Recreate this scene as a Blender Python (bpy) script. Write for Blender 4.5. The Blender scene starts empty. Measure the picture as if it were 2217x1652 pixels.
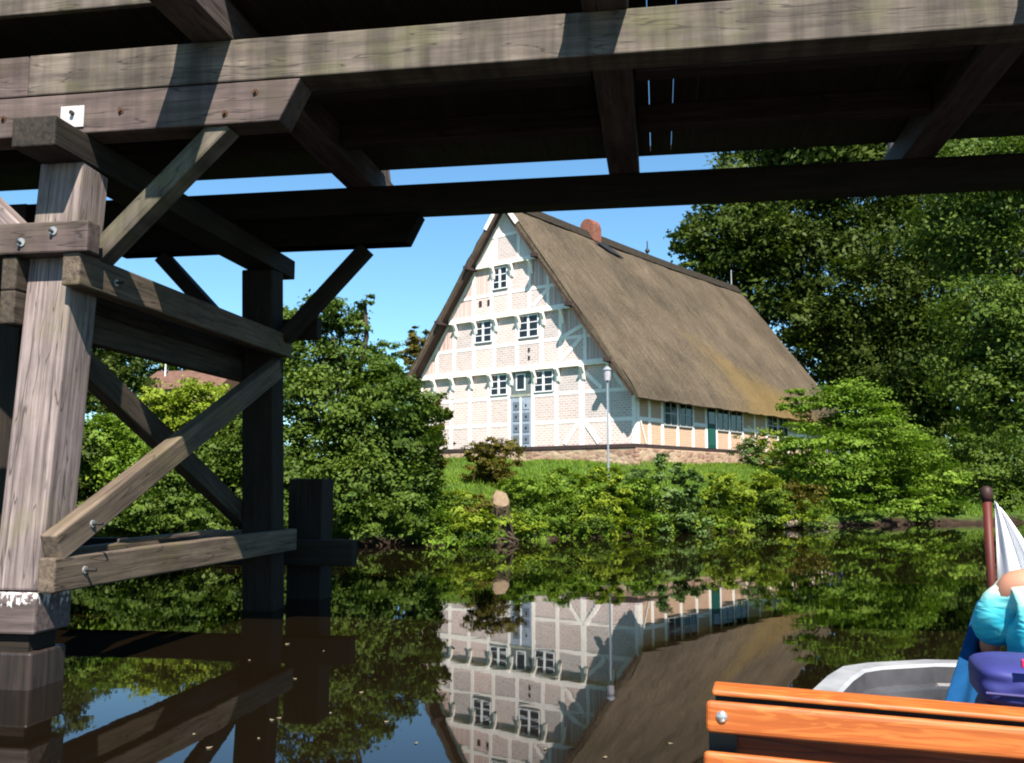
import bpy, bmesh, math, random
import numpy as np
from mathutils import Vector, Matrix
R = math.radians
random.seed(7)
SC = bpy.context.scene
COL = SC.collection

# ---------------------------------------------------------------- camera, light, exposure
EYE = np.array([0.0, 0.0, 1.5])
PITCH = math.atan(222 / 2000)
cam = bpy.data.cameras.new('camera')
cam.sensor_width = 36; cam.lens = 36 * 2000 / 2216
cam.clip_start = 0.1; cam.clip_end = 2000
co = bpy.data.objects.new('camera', cam); COL.objects.link(co)
co.location = EYE; co.rotation_euler = (R(90) + PITCH, 0, 0)
SC.camera = co
SUN = Vector((0.134, -0.629, 0.766)).normalized()
w = bpy.data.worlds.new('World'); SC.world = w; w.use_nodes = True
wn = w.node_tree
sky = wn.nodes.new('ShaderNodeTexSky'); sky.sky_type = 'NISHITA'; sky.sun_disc = False
sky.sun_elevation = math.asin(SUN.z); sky.sun_rotation = math.atan2(SUN.x, SUN.y)
sky.air_density = 1.0; sky.dust_density = 0.3; sky.ozone_density = 2.5; sky.altitude = 0
bg = wn.nodes['Background']; bg.inputs['Strength'].default_value = 0.062
tint = wn.nodes.new('ShaderNodeMix'); tint.data_type = 'RGBA'; tint.blend_type = 'MULTIPLY'; tint.inputs[0].default_value = 1
tint.inputs[7].default_value = (.77, 1.09, 1.18, 1)
wn.links.new(sky.outputs[0], tint.inputs[6]); wn.links.new(tint.outputs[2], bg.inputs['Color'])
sl = bpy.data.lights.new('sun', 'SUN'); sl.energy = 5.0; sl.angle = R(0.5); sl.color = (1, 0.93, 0.83)
so = bpy.data.objects.new('sun', sl); COL.objects.link(so)
so.rotation_euler = SUN.to_track_quat('Z', 'Y').to_euler()
SC.view_settings.view_transform = 'Standard'; SC.view_settings.look = 'None'
SC.view_settings.exposure = 1.45; SC.view_settings.gamma = 1
SC.render.engine = 'CYCLES'
SC.cycles.max_bounces = 8; SC.cycles.transparent_max_bounces = 8
SC.cycles.use_denoising = True; SC.cycles.filter_width = 2.0

# ---------------------------------------------------------------- helpers
def ray(x, y):
    a = (x - 1108) / 2000; b = -(y - 826) / 2000
    c, s = math.cos(PITCH), math.sin(PITCH)
    return np.array([a, c - b * s, s + b * c])
def at(x, y, depth):            # world point seen at (x, y) of the 2216 px wide picture, 'depth' metres north
    r = ray(x, y); return EYE + r * (depth / r[1])
def tag(o, label=None, cat=None, group=None, kind=None):
    for k, v in (('label', label), ('category', cat), ('group', group), ('kind', kind)):
        if v: o[k] = v
    return o
def empty(name, loc=(0, 0, 0), rz=0):
    o = bpy.data.objects.new(name, None); COL.objects.link(o)
    o.location = loc; o.rotation_euler = (0, 0, rz); o.empty_display_size = 0.3
    return o

class MB:
    """collects shapes, keeps a 'grain' coordinate per corner (x runs along the piece) and links ONE mesh"""
    def __init__(self): self.v = []; self.f = []; self.g = []
    def add(self, vs, fs, gs):
        o = len(self.v); self.v += [tuple(p) for p in vs]; self.g += [tuple(p) for p in gs]
        self.f += [tuple(i + o for i in f) for f in fs]
    def beam(self, p0, p1, wd, ht, up=(0, 0, 1), taper=1.0):
        p0 = Vector(p0); p1 = Vector(p1); d = (p1 - p0); ln = d.length; d.normalize()
        up = Vector(up)
        s = d.cross(up)
        if s.length < 1e-4: s = d.cross(Vector((0, 1, 0)))
        s.normalize(); n = s.cross(d).normalized()
        k = random.random() * 50; vs = []; gs = []
        for e, p in ((0, p0), (1, p1)):
            t = taper if e else 1
            for a, b in ((-1, -1), (1, -1), (1, 1), (-1, 1)):
                vs.append(p + s * (a * wd / 2 * t) + n * (b * ht / 2 * t))
                gs.append((e * ln + k, a * wd / 2 + k, b * ht / 2 + k))
        self.add(vs, [(0, 3, 2, 1), (4, 5, 6, 7), (0, 1, 5, 4), (1, 2, 6, 5), (2, 3, 7, 6), (3, 0, 4, 7)], gs)
        return self
    def box(self, x0, x1, y0, y1, z0, z1):
        L = (x1 - x0, y1 - y0, z1 - z0); ax = L.index(max(L)); k = random.random() * 50
        vs = [(x, y, z) for x in (x0, x1) for y in (y0, y1) for z in (z0, z1)]
        gs = []
        for p in vs:
            q = list(p); g = [q[ax]] + [q[i] for i in range(3) if i != ax]
            gs.append((g[0] + k, g[1] + k, g[2] + k))
        self.add(vs, [(0, 1, 3, 2), (4, 6, 7, 5), (0, 4, 5, 1), (2, 3, 7, 6), (0, 2, 6, 4), (1, 5, 7, 3)], gs)
        return self
    def prism(self, poly, ext):
        poly = [Vector(p) for p in poly]; ext = Vector(ext); n = len(poly); k = random.random() * 50
        vs = poly + [p + ext for p in poly]
        nor = (poly[1] - poly[0]).cross(poly[2] - poly[0])
        fs = [tuple(range(n)), tuple(range(2 * n - 1, n - 1, -1))] + [(i, i + n, (i + 1) % n + n, (i + 1) % n) for i in range(n)]
        if nor.dot(ext) > 0: fs = [f[::-1] for f in fs]
        self.add(vs, fs, [(p.x + k, p.y + k, p.z + k) for p in vs]); return self
    def tube(self, pts, rad, n=8, cap=True):
        pts = [Vector(p) for p in pts]; k = random.random() * 50; vs = []; gs = []; fs = []; ln = 0
        for i, p in enumerate(pts):
            d = (pts[min(i + 1, len(pts) - 1)] - pts[max(i - 1, 0)]).normalized()
            a = Vector((0, 0, 1)) if abs(d.z) < .9 else Vector((1, 0, 0))
            s = d.cross(a).normalized(); t = s.cross(d)
            r = rad[i] if isinstance(rad, (list, tuple)) else rad
            if i: ln += (p - pts[i - 1]).length
            for j in range(n):
                q = 2 * math.pi * j / n
                vs.append(p + s * (r * math.cos(q)) + t * (r * math.sin(q)))
                gs.append((ln + k, r * math.cos(q) + k, r * math.sin(q) + k))
        for i in range(len(pts) - 1):
            for j in range(n):
                a, b = i * n + j, i * n + (j + 1) % n
                fs.append((a, a + n, b + n, b))
        if cap:
            fs.append(tuple(range(n))); m = (len(pts) - 1) * n
            fs.append(tuple(range(m + n - 1, m - 1, -1)))
        self.add(vs, fs, gs); return self
    def disc(self, c, axis, r, h, n=16):
        c = Vector(c); a = Vector(axis).normalized()
        return self.tube([c, c + a * h], r, n)
    def ball(self, c, r, n=12, m=8, sq=(1, 1, 1)):
        vs = []; fs = []; c = Vector(c)
        for i in range(m + 1):
            th = math.pi * i / m
            for j in range(n):
                p = 2 * math.pi * j / n
                vs.append(c + Vector((r * sq[0] * math.sin(th) * math.cos(p), r * sq[1] * math.sin(th) * math.sin(p), r * sq[2] * math.cos(th))))
        for i in range(m):
            for j in range(n):
                a, b = i * n + j, i * n + (j + 1) % n
                fs.append((a, a + n, b + n, b))
        self.add(vs, fs, [tuple(v) for v in vs]); return self
    def build(self, name, m, parent=None, bevel=0, smooth=False, seg=2):
        me = bpy.data.meshes.new(name); me.from_pydata(self.v, [], self.f)
        at_ = me.attributes.new('grain', 'FLOAT_VECTOR', 'POINT')
        at_.data.foreach_set('vector', np.array(self.g, dtype=np.float32).ravel())
        me.materials.append(m); me.validate(); me.update()
        o = bpy.data.objects.new(name, me); COL.objects.link(o)
        if parent: o.parent = parent
        if smooth: me.polygons.foreach_set('use_smooth', [True] * len(me.polygons))
        if bevel:
            b = o.modifiers.new('bevel', 'BEVEL'); b.width = bevel; b.segments = seg; b.limit_method = 'ANGLE'
        return o

# node material helper
class NT:
    def __init__(self, name):
        self.m = bpy.data.materials.new(name); self.m.use_nodes = True
        self.t = self.m.node_tree; self.p = self.t.nodes['Principled BSDF']; self.out = self.t.nodes['Material Output']
    def n(self, typ, **kw):
        nd = self.t.nodes.new('ShaderNode' + typ)
        for k, v in kw.items():
            if k[0] == '_': setattr(nd, k[1:], v)
            else: self.set(nd, k.replace('_', ' '), v)
        return nd
    def set(self, nd, k, v):
        i = nd.inputs[int(k[1:])] if k[0] == 'i' and k[1:].isdigit() else nd.inputs[k]
        if isinstance(v, bpy.types.NodeSocket): self.t.links.new(v, i)
        else: i.default_value = v
    def grain(self, sc=(1, 1, 1)):
        a = self.n('Attribute', _attribute_name='grain')
        m = self.n('Mapping', Scale=sc, Vector=a.outputs['Vector']); return m.outputs[0]
    def obj(self, sc=(1, 1, 1)):
        a = self.n('TexCoord'); m = self.n('Mapping', Scale=sc, Vector=a.outputs['Object']); return m.outputs[0]
    def noise(self, vec, scale=1, detail=4, rough=.6, dist=0):
        return self.n('TexNoise', Vector=vec, Scale=scale, Detail=detail, Roughness=rough, Distortion=dist).outputs[0]
    def ramp(self, fac, stops):
        r = self.n('ValToRGB', Fac=fac); e = r.color_ramp.elements
        while len(e) < len(stops): e.new(.5)
        for q, (p, c) in zip(e, stops):
            q.position = p; q.color = (*c, 1) if len(c) == 3 else c
        return r.outputs[0]
    def mix(self, f, a, b, blend='MIX'):
        x = self.n('Mix', _data_type='RGBA', _blend_type=blend)
        self.set(x, 'i0', f)
        for i, v in ((6, a), (7, b)):
            if isinstance(v, bpy.types.NodeSocket): self.t.links.new(v, x.inputs[i])
            else: x.inputs[i].default_value = (*v, 1)
        return x.outputs[2]
    def math(self, op, a, b=0.0):
        x = self.n('Math', _operation=op); self.set(x, 'i0', a); self.set(x, 'i1', b); return x.outputs[0]
    def bump(self, h, s=.3, d=.01):
        b = self.n('Bump', Height=h, Strength=s, Distance=d); self.t.links.new(b.outputs[0], self.p.inputs['Normal'])
    def fin(self, col=None, rough=.7, spec=.3, **kw):
        if col is not None: self.set(self.p, 'Base Color', col if isinstance(col, bpy.types.NodeSocket) else (*col, 1))
        self.set(self.p, 'Roughness', rough); self.p.inputs['Specular IOR Level'].default_value = spec
        for k, v in kw.items(): self.set(self.p, k.replace('_', ' '), v)
        return self.m

def wood(name, dark, light, algae=None, amt=.5, stain=0, spec=.25, rough=.8, streak=14, bump=.35):
    t = NT(name)
    a = t.noise(t.grain((.7, streak, streak)), 1.6, 6, .65)
    b = t.noise(t.grain((1.2, 2, 2)), 1.3, 5, .6)
    c = t.ramp(a, [(.3, dark), (.52, tuple((x + y) / 2 for x, y in zip(dark, light))), (.72, light)])
    c = t.mix(t.ramp(b, [(.3, (.45, .45, .45)), (.65, (1.15, 1.15, 1.15))]), (0, 0, 0), c, 'MIX') if False else t.mix(1.0, c, t.ramp(b, [(.25, (.5, .48, .46)), (.7, (1.1, 1.08, 1.05))]), 'MULTIPLY')
    if stain:
        s = t.noise(t.obj((6, .3, .55)), 1.0, 4, .55)
        c = t.mix(1.0, c, t.ramp(s, [(.4, (1 - stain,) * 3), (.6, (1, 1, 1))]), 'MULTIPLY')
    if algae:
        g = t.noise(t.obj((1.1, 1.1, 1.6)), 1.3, 5, .7)
        c = t.mix(t.ramp(g, [(.5, (0, 0, 0)), (.75, (amt,) * 3)]), c, algae)
    k = t.noise(t.grain((.55, 9, 9)), 1.7, 2, .4, .3)
    k = t.math('ABSOLUTE', t.math('SUBTRACT', k, .5))
    c = t.mix(t.ramp(k, [(.003, (.75,) * 3), (.016, (0, 0, 0))]), c, tuple(x * .3 for x in dark))
    t.bump(t.math('ADD', a, t.math('MULTIPLY', t.math('MINIMUM', k, .03), 14.0)), bump, .006)
    return t.fin(c, rough, spec)
def plain(name, col, rough=.6, spec=.3, var=.25, scale=6, bump=0, metal=0):
    t = NT(name); a = t.noise(t.obj(), scale, 5, .6)
    c = t.mix(1.0, t.ramp(a, [(.3, (1 - var,) * 3), (.7, (1 + var * .3,) * 3)]), col, 'MULTIPLY')
    if bump: t.bump(a, bump, .01)
    return t.fin(c, rough, spec, Metallic=metal)
def leafmat(name, cols, gloss=.14, trans=.3, patch=.35):
    """cols: ramp from dark to light, picked per leaf; slow noise shifts whole clumps"""
    t = NT(name); g = t.n('NewGeometry')
    n = t.noise(g.outputs['Position'], patch * 2.2, 3, .6)
    f = t.math('ADD', t.math('MULTIPLY', g.outputs['Random Per Island'], .42), t.math('MULTIPLY', t.math('SUBTRACT', n, .2), 1.05))
    c = t.ramp(f, [(i / (len(cols) - 1), c) for i, c in enumerate(cols)])
    t.fin(c, .55, gloss)
    tr = t.n('BsdfTranslucent', Color=t.mix(1.0, c, (1.0, 1.15, .45), 'MULTIPLY'))
    ms = t.n('MixShader', Fac=trans); t.t.links.new(t.p.outputs[0], ms.inputs[1]); t.t.links.new(tr.outputs[0], ms.inputs[2])
    t.t.links.new(ms.outputs[0], t.out.inputs['Surface'])
    return t.m

M = {}
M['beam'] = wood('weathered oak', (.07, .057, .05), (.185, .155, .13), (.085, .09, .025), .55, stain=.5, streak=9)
M['beam2'] = wood('brown weathered oak', (.057, .041, .04), (.145, .109, .103), (.075, .075, .03), .35, stain=.3, streak=9)
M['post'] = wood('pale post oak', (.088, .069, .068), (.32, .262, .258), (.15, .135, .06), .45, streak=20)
M['brace'] = wood('mossy brace oak', (.052, .039, .031), (.175, .134, .1), (.1, .092, .03), .6, streak=16)
M['dark'] = wood('shade darkened oak', (.007, .005, .0034), (.027, .019, .013), (.010, .010, .003), .4)  # near-black oak: the shade under the bridge is put into its colour
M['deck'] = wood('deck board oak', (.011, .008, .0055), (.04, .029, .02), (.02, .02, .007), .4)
M['under'] = wood('shade darkened brown oak', (.022, .017, .013), (.085, .067, .05), (.05, .046, .016), .5, streak=16)  # brown oak darkened, shade below the deck painted into the tone
M['cap'] = wood('shade darkened cap oak', (.010, .008, .007), (.04, .032, .025), (.024, .024, .009), .5)  # cap darkened in colour to stand in for the shade on it
M['stringer'] = wood('reddish stringer oak', (.016, .010, .008), (.055, .038, .03), (.02, .02, .008), .3)
M['wet'] = wood('wet pile oak', (.010, .007, .006), (.05, .032, .027), (.045, .032, .013), .3, spec=.5, rough=.45)
M['steel'] = plain('galvanised steel', (.4, .4, .4), .45, .5, .3, 60, metal=.6)
M['rust'] = plain('rusty iron', (.07, .035, .02), .8, .2, .5, 40)
M['iron'] = plain('black iron', (.015, .013, .012), .5, .5)

# ---------------------------------------------------------------- terrain and water
SHX = [-200, -60, -30, -8.5, -5.4, -1.2, 2.6, 5.8, 9.4, 13.7, 20.3, 45, 120, 300]
SHY = [16, 17, 19, 21, 22.2, 23.0, 27.0, 29.4, 31.9, 34.5, 36.6, 40, 48, 60]
def shore(x): return float(np.interp(x, SHX, SHY)) + .35 * math.sin(x * 1.7) + .2 * math.sin(x * 4.1 + 1)
def ground_z(x, y):
    s = y - shore(x)
    z = float(np.interp(s, [-40, -6, -.05, .25, 1.0, 4.0, 7.4, 9, 60, 400], [-2, -1.4, -.12, .2, .5, 1.45, 2.2, 2.3, 2.6, 6]))
    if s > .3: z += .07 * math.sin(x * 1.3 + y * .7) * min(1, s / 4) + .04 * math.sin(x * 3.1 - y * 2.3)
    if s > 7: z = min(z, 2.28) if s < 40 else z
    return z
xs = np.unique(np.concatenate([np.linspace(-240, -24, 30), np.linspace(-24, 32, 150), np.linspace(32, 260, 30)]))
ys = np.unique(np.concatenate([np.linspace(-30, 17, 12), np.linspace(17, 48, 120), np.linspace(48, 400, 40)]))
gv = [(x, y, ground_z(x, y)) for y in ys for x in xs]
nx = len(xs)
gf = [(j * nx + i, j * nx + i + 1, (j + 1) * nx + i + 1, (j + 1) * nx + i) for j in range(len(ys) - 1) for i in range(nx - 1)]
t = NT('bank earth and turf')
g = t.n('NewGeometry'); sx = t.n('SeparateXYZ', Vector=g.outputs['Position'])
n1 = t.noise(g.outputs['Position'], 3.5, 6, .7); n2 = t.noise(g.outputs['Position'], .6, 3, .6)
turf = t.ramp(n1, [(.3, (.022, .045, .008)), (.6, (.06, .105, .016)), (.8, (.1, .13, .025))])
mud = t.ramp(n1, [(.3, (.009, .006, .004)), (.7, (.04, .026, .018))])
hgt = t.math('ADD', sx.outputs['Z'], t.math('MULTIPLY', t.math('SUBTRACT', n2, .5), .5))
c = t.mix(t.ramp(hgt, [(.12, (0, 0, 0)), (.3, (1, 1, 1))]), mud, turf)
t.bump(n1, .6, .06); M['ground'] = t.fin(c, .9, .1)
mb = MB(); mb.add(gv, gf, gv); tag(mb.build('ground', M['ground'], smooth=True), kind='structure')

t = NT('brown river water')
g = t.n('NewGeometry')
def mp(sc): return t.n('Mapping', Vector=g.outputs['Position'], Scale=sc).outputs[0]
h = t.math('ADD', t.math('MULTIPLY', t.noise(mp((.5, .9, 1)), 1.0, 2, .5), 1.0), t.math('MULTIPLY', t.noise(mp((2.2, 3.6, 1)), 1.0, 3, .5, .4), .22))
t.bump(h, .03, .04)
M['water'] = t.fin((.0055, .0036, .0017), .018, .5, IOR=1.333)
mb = MB(); mb.add([(-240, -30, 0), (260, -30, 0), (260, 70, 0), (-240, 70, 0)], [(0, 1, 2, 3)], [(0, 0, 0)] * 4)
tag(mb.build('water', M['water']), kind='structure')

# ---------------------------------------------------------------- footbridge   (local x = along the bridge, y = across, z up)
TH = R(9)
br = empty('footbridge', (0, 0, 0), -TH)
tag(br, 'weathered timber trestle footbridge crossing the river overhead', 'bridge')
YN, YF = 6.6, 10.3                  # outer face of near girder, near face of far girder
YE = YF + .28
ZG0, ZG1, ZC0 = 4.68, 5.03, 4.335    # girder bottom, top, corbel bottom
XA, XB = -14.0, 7.5
UC = -4.745                           # post centre
# girders
MB().box(XA, -5.1 + .0, YN + .004, YN + .28, ZG0, ZG1).build('girder', M['beam2'], br, .012)
MB().box(-5.095, XB, YN, YN + .28, ZG0, ZG1).build('girder', M['beam'], br, .012)
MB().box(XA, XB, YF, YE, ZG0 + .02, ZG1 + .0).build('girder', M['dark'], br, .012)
def corbel(y0, y1, m):
    p = [(-6.55, ZG0 - .006), (-6.7, ZC0 + .05), (-6.62, ZC0), (-2.9, ZC0), (-2.73, ZG0 - .006)]
    return MB().prism([(x, y0, z) for x, z in p], (0, y1 - y0, 0)).build('corbel', m, br, .012)
cb = corbel(YN + .006, YN + .27, M['beam2'])
for u, z in ((-4.25, 4.5), (-3.35, 4.42), (-3.1, 4.58), (-5.3, 4.5)):
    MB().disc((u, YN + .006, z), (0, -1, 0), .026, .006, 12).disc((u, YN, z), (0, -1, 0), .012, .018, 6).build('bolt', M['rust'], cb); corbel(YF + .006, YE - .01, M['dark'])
# cross beams on the girders
for u in (-9.55, -6.53, -3.48, -.34, 2.85, 6.0):
    MB().box(u - .17, u + .17, YN - .95, YE + 1.0, ZG1 + .003, ZG1 + .3).build('cross_beam', M['dark'] if u > 3 else M['beam2'], br, .012)
# middle stringers hung under the deck between the cross beams
for y in (7.85, 9.1):
    for u0, u1 in ((-9.36, -6.72), (-6.34, -3.67), (-3.29, -.53), (-.15, 2.66), (3.04, 5.8)):
        MB().box(u0, u1, y, y + .2, ZG1 + .07, ZG1 + .297).build('stringer', M['stringer'], br, .01)
# deck boards (transverse) with open joints here and there
u = -9.9
DZ = ZG1 + .3
i = 0
while u < 7.2:
    wd = .235
    if -1.2 < u < .7: gap = .007
    elif -3.2 < u < -1.2: gap = .003 if i % 3 else .006
    else: gap = .003
    MB().box(u, u + wd - gap, YN - .14, YE + .02, DZ + .002, DZ + .065).build('deck_board', M['deck'], br)
    u += wd; i += 1
MB().box(-11, -3.62, YN - .2, YN - .145, DZ - .05, DZ + .12).build('edge_board', M['beam'], br, .008)
MB().box(-3.6, 7.3, YN - .2, YN - .145, DZ + .01, DZ + .12).build('edge_board', M['beam'], br, .008)
MB().box(-11, 7.3, YE + .025, YE + .08, DZ + .012, DZ + .12).build('edge_board', M['dark'], br, .008)
# railings (above the picture; they shade and show through from elsewhere)
for y, e in ((YN - .3, -1), (YE + .3, 1)):
    for u in (-9.55, -6.53, -3.48, -.34, 2.85, 6.0):
        MB().beam((u, y, ZG1 + .305), (u, y, DZ + 1.15), .12, .12, (1, 0, 0)).build('rail_post', M['beam'], br, .008)
        MB().beam((u, y + e * .6, ZG1 + .305), (u, y + e * .07, DZ + .9), .1, .1, (1, 0, 0)).build('rail_strut', M['post'], br, .008)
    MB().box(-10.4, 7, y - .07, y + .07, DZ + 1.155, DZ + 1.23).build('handrail', M['beam'], br, .01)
    MB().box(-10.4, 7, y - e * .065, y - e * .1, DZ + .55, DZ + .69).build('rail_board', M['beam'], br, .006)
# trestle: battered posts
PB = 0.075
def pc(y0, s, z): return y0 + s * PB * z          # post centre, near post leans in (s=+1), far post (s=-1)
YP0, YP1 = 6.47, 10.78
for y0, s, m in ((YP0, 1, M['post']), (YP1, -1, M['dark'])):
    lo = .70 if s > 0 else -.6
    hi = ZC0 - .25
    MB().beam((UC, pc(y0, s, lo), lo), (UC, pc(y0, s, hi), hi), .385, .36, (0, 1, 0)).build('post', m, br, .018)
# old footing under the near post
t = NT('splashed footing oak')
a = t.noise(t.grain((.7, 14, 14)), 1.6, 6, .65); b = t.noise(t.obj((1, 1, .7)), 26, 4, .6); sp = t.n('SeparateXYZ', Vector=t.obj())
c = t.ramp(a, [(.3, (.03, .022, .02)), (.7, (.13, .1, .095))])
wt = t.math('ADD', b, t.math('MULTIPLY', t.math('SUBTRACT', sp.outputs[2], .62), 1.6))
c = t.mix(t.ramp(wt, [(.56, (0, 0, 0)), (.62, (1, 1, 1))]), c, (.5, .48, .47))
t.bump(a, .4, .006); M['foot'] = t.fin(c, .7, .3)
pb = MB().box(UC - .24, UC + .20, YP0 - .17, YP0 + .26, .40, .699).build('footing', M['foot'], br, .02)
MB().box(UC - .2, UC + .12, YP0 - .11, YP0 + .2, .27, .399).build('footing', M['dark'], br)
MB().beam((UC - .03, YP0 + .06, -.8), (UC - .03, YP0 + .06, .268), .40, .42, (0, 1, 0)).build('pile', M['wet'], br, .02)
# cap beam across the posts
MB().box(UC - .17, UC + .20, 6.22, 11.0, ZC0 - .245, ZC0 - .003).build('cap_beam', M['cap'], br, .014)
# white steel plate with a bolt on the corbel
pl = MB().box(-4.775, -4.57, YN - .008, YN + .005, ZC0 + .05, ZC0 + .23).build('plate', plain('white painted steel', (.5, .47, .46), .5, .3, .3, 30), br, .002)
MB().disc((-4.665, YN - .009, ZC0 + .165), (0, -1, 0), .018, .03, 8).build('bolt', M['iron'], pl)
# longitudinal wales bolted outside the posts
zw = 3.285
yn = pc(YP0, 1, zw) - .18; yf = pc(YP1, -1, zw) + .18
wl = MB().box(UC - 2.2, UC + .42, yn - .17, yn - .003, zw, zw + .25).build('wale', M['beam2'], br, .014)
for du, dz in ((-.14, .09), (.13, .17)):
    MB().disc((UC + du, yn - .172, zw + dz), (0, -1, 0), .034, .008, 14).build('washer', M['steel'], wl)
    MB().disc((UC + du - .005, yn - .181, zw + dz - .004), (0, -1, 0), .014, .03, 6).build('bolt', M['iron'], wl)
MB().box(UC - 2.2, UC + .62, yf + .003, yf + .17, zw, zw + .25).build('wale', M['dark'], br, .014)
# paired transverse beams clasping the posts
for s, zt, m in ((1, 3.05, M['brace']), (-1, 3.03, M['under'])):
    u0 = UC + s * (.1925 + .003); u1 = u0 + s * .15
    if s < 0: u1 = u0 - .13
    o = MB().box(min(u0, u1), max(u0, u1), yn - .14, yf - .1, zt - .02, zt + .245).build('transverse_beam', m, br, .014)
    if s > 0:
        MB().disc((u1, yn + .35, zt + .10), (1, 0, 0), .03, .008, 12).build('washer', M['steel'], o)
        MB().disc((u1 + .008, yn + .35, zt + .10), (1, 0, 0), .013, .07, 6).build('bolt', M['iron'], o)
    if s < 0: MB().box(u1, u0, yn - .14, yf - .1, zt - .29, zt - .024).build('transverse_beam', m, br, .014)
# low transverse struts
for s in (1, -1):
    u0 = UC + s * (.1925 + .003); u1 = u0 + s * .14
    o = MB().box(min(u0, u1), max(u0, u1), YP0 - .16, YP1 + .17, .70, .955).build('strut', M['brace'], br, .014)
    if s > 0:
        for y in (YP0 + .2,):
            MB().disc((u1, y, .84), (1, 0, 0), .03, .01, 10).build('washer', M['steel'], o)
            MB().disc((u1 + .01, y, .84), (1, 0, 0), .014, .09, 6).build('bolt', M['iron'], o)
MB().box(UC + .02, UC + .16, 7.6, 9.4, .985, 1.02).build('walk_plank', M['brace'], br, .004)
# crossed braces: one on each side of the posts
u = UC + .1925 + .003 + .07
o = MB().beam((u, YP0 - .12, 1.02), (u, YP1 - .45, 2.86), .14, .225, (0, 0, 1)).build('cross_brace', M['brace'], br, .014)
MB().disc((u + .07, YP0 + .27, 1.19), (1, 0, 0), .03, .01, 10).build('washer', M['steel'], o)
MB().disc((u + .08, YP0 + .27, 1.19), (1, 0, 0), .014, .08, 6).build('bolt', M['iron'], o)
u = UC - .1925 - .003 - .07
MB().beam((u, YP0 + .1, 2.92), (u, YP1 + .1, 1.02), .14, .235, (0, 0, 1)).build('cross_brace', M['under'], br, .014)
# knee braces from the wales up to the corbels
def knee(x0, z0, x1, z1, y, m):
    MB().beam((x0, y, z0), (x1, y, z1), .19, .165, (0, 0, 1)).build('knee_brace', m, br, .012)
yk = YN + .14
knee(UC + .12, 3.17, UC + 1.36, ZC0 + .04, yk, M['beam'])
knee(UC - .12, 3.27, UC - 1.27, ZC0 - .03, yk, M['post'])
yk = YF + .14
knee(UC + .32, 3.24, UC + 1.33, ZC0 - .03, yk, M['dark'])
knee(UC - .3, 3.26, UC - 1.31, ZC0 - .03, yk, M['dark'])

MB().box(-11, -6.12, 8.2, 8.45, -1, 4.2).build('added_dark_wall', M['dark'], br, .01)  # wall and posts added to darken the left edge, near black even in sun
for u in (-6.22, -7.6, -9.0): MB().box(u - .11, u + .11, 8.0, 8.197, -1, 4.25).build('added_dark_post', M['dark'], br, .012)
# fender behind the trestle: square pile with a low rail
fe = empty('mooring_fender', (0, 0, 0), -TH)
tag(fe, 'dark square mooring pile with a low rail behind the bridge trestle', 'mooring pile')
MB().box(-4.87, -4.40, 11.75, 12.2, -1, 1.57).build('pile', M['dark'], fe, .02)
MB().box(-8.6, -8.3, 11.75, 12.1, -1, 1.0).build('pile', M['dark'], fe, .02)
MB().box(-8.7, -3.9, 11.55, 11.745, .45, .78).build('rail', M['dark'], fe, .014)

# ---------------------------------------------------------------- thatched farmhouse   H(g, l, z): g to the left along the gable, l back along the side wall
AZ = R(38.5)
ho = empty('thatched_farmhouse', (4.93, 36.6, 0), -AZ)
tag(ho, 'white timber framed farmhouse with steep thatched roof on the far bank', 'farmhouse')
def H(g, l, z): return (-g, l, z)
t = NT('pale patterned brick')
uv = t.grain()
bt = t.n('TexBrick', Vector=uv, Color1=(.43, .295, .265, 1), Color2=(.29, .175, .155, 1), Mortar=(.56, .51, .49, 1), Scale=1.0, Mortar_Size=.02, Mortar_Smooth=.3, Bias=0, Brick_Width=.26, Row_Height=.1)
gi = t.n('ObjectInfo')
n1 = t.noise(uv, 9, 4, .7)
c = t.mix(t.math('MULTIPLY', n1, .7), bt.outputs[0], (.52, .445, .42))
hs = t.n('HueSaturation', Color=c, Saturation=t.math('ADD', t.math('MULTIPLY', gi.outputs['Random'], .8), .6), Value=t.math('ADD', t.math('MULTIPLY', gi.outputs['Random'], .35), .88))
# lighter chevron courses in some panels
sp = t.n('SeparateXYZ', Vector=uv)
zig = t.math('PINGPONG', sp.outputs[0], .5)
st = t.math('SINE', t.math('MULTIPLY', t.math('ADD', zig, sp.outputs[1]), 34.0))
sel = t.math('GREATER_THAN', gi.outputs['Random'], .5)
c = t.mix(t.math('MULTIPLY', t.math('MULTIPLY', t.math('GREATER_THAN', st, .35), sel), .55), hs.outputs[0], (.56, .5, .49))
M['brick'] = t.fin(c, .85, .15)
t = NT('orange brick')
uv = t.grain()
bt = t.n('TexBrick', Vector=uv, Color1=(.44, .24, .145, 1), Color2=(.36, .175, .105, 1), Mortar=(.5, .42, .35, 1), Scale=1.0, Mortar_Size=.012, Brick_Width=.25, Row_Height=.08)
n1 = t.noise(uv, 5, 4, .7)
M['obrick'] = t.fin(t.mix(t.math('MULTIPLY', n1, .45), bt.outputs[0], (.5, .35, .23)), .85, .15)
M['white'] = plain('white limewashed timber', (.82, .75, .70), .7, .2, .15, 7)
M['glass'] = plain('dark window glass', (.012, .014, .016), .08, .5, .2, 3)
M['frame'] = plain('white window paint', (.72, .72, .74), .5, .3, .1, 9)
M['sill'] = plain('dark sill oak', (.045, .03, .028), .8, .2, .4, 5)
M['board'] = wood('brown bargeboard', (.035, .021, .016), (.1, .065, .05), None)
t = NT('old fieldstone')
vo = t.n('TexVoronoi', Vector=t.obj((1, 1, 1.9)), Scale=2.6, _feature='F1'); ve = t.n('TexVoronoi', Vector=t.obj((1, 1, 1.9)), Scale=2.6, _feature='DISTANCE_TO_EDGE')
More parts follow.
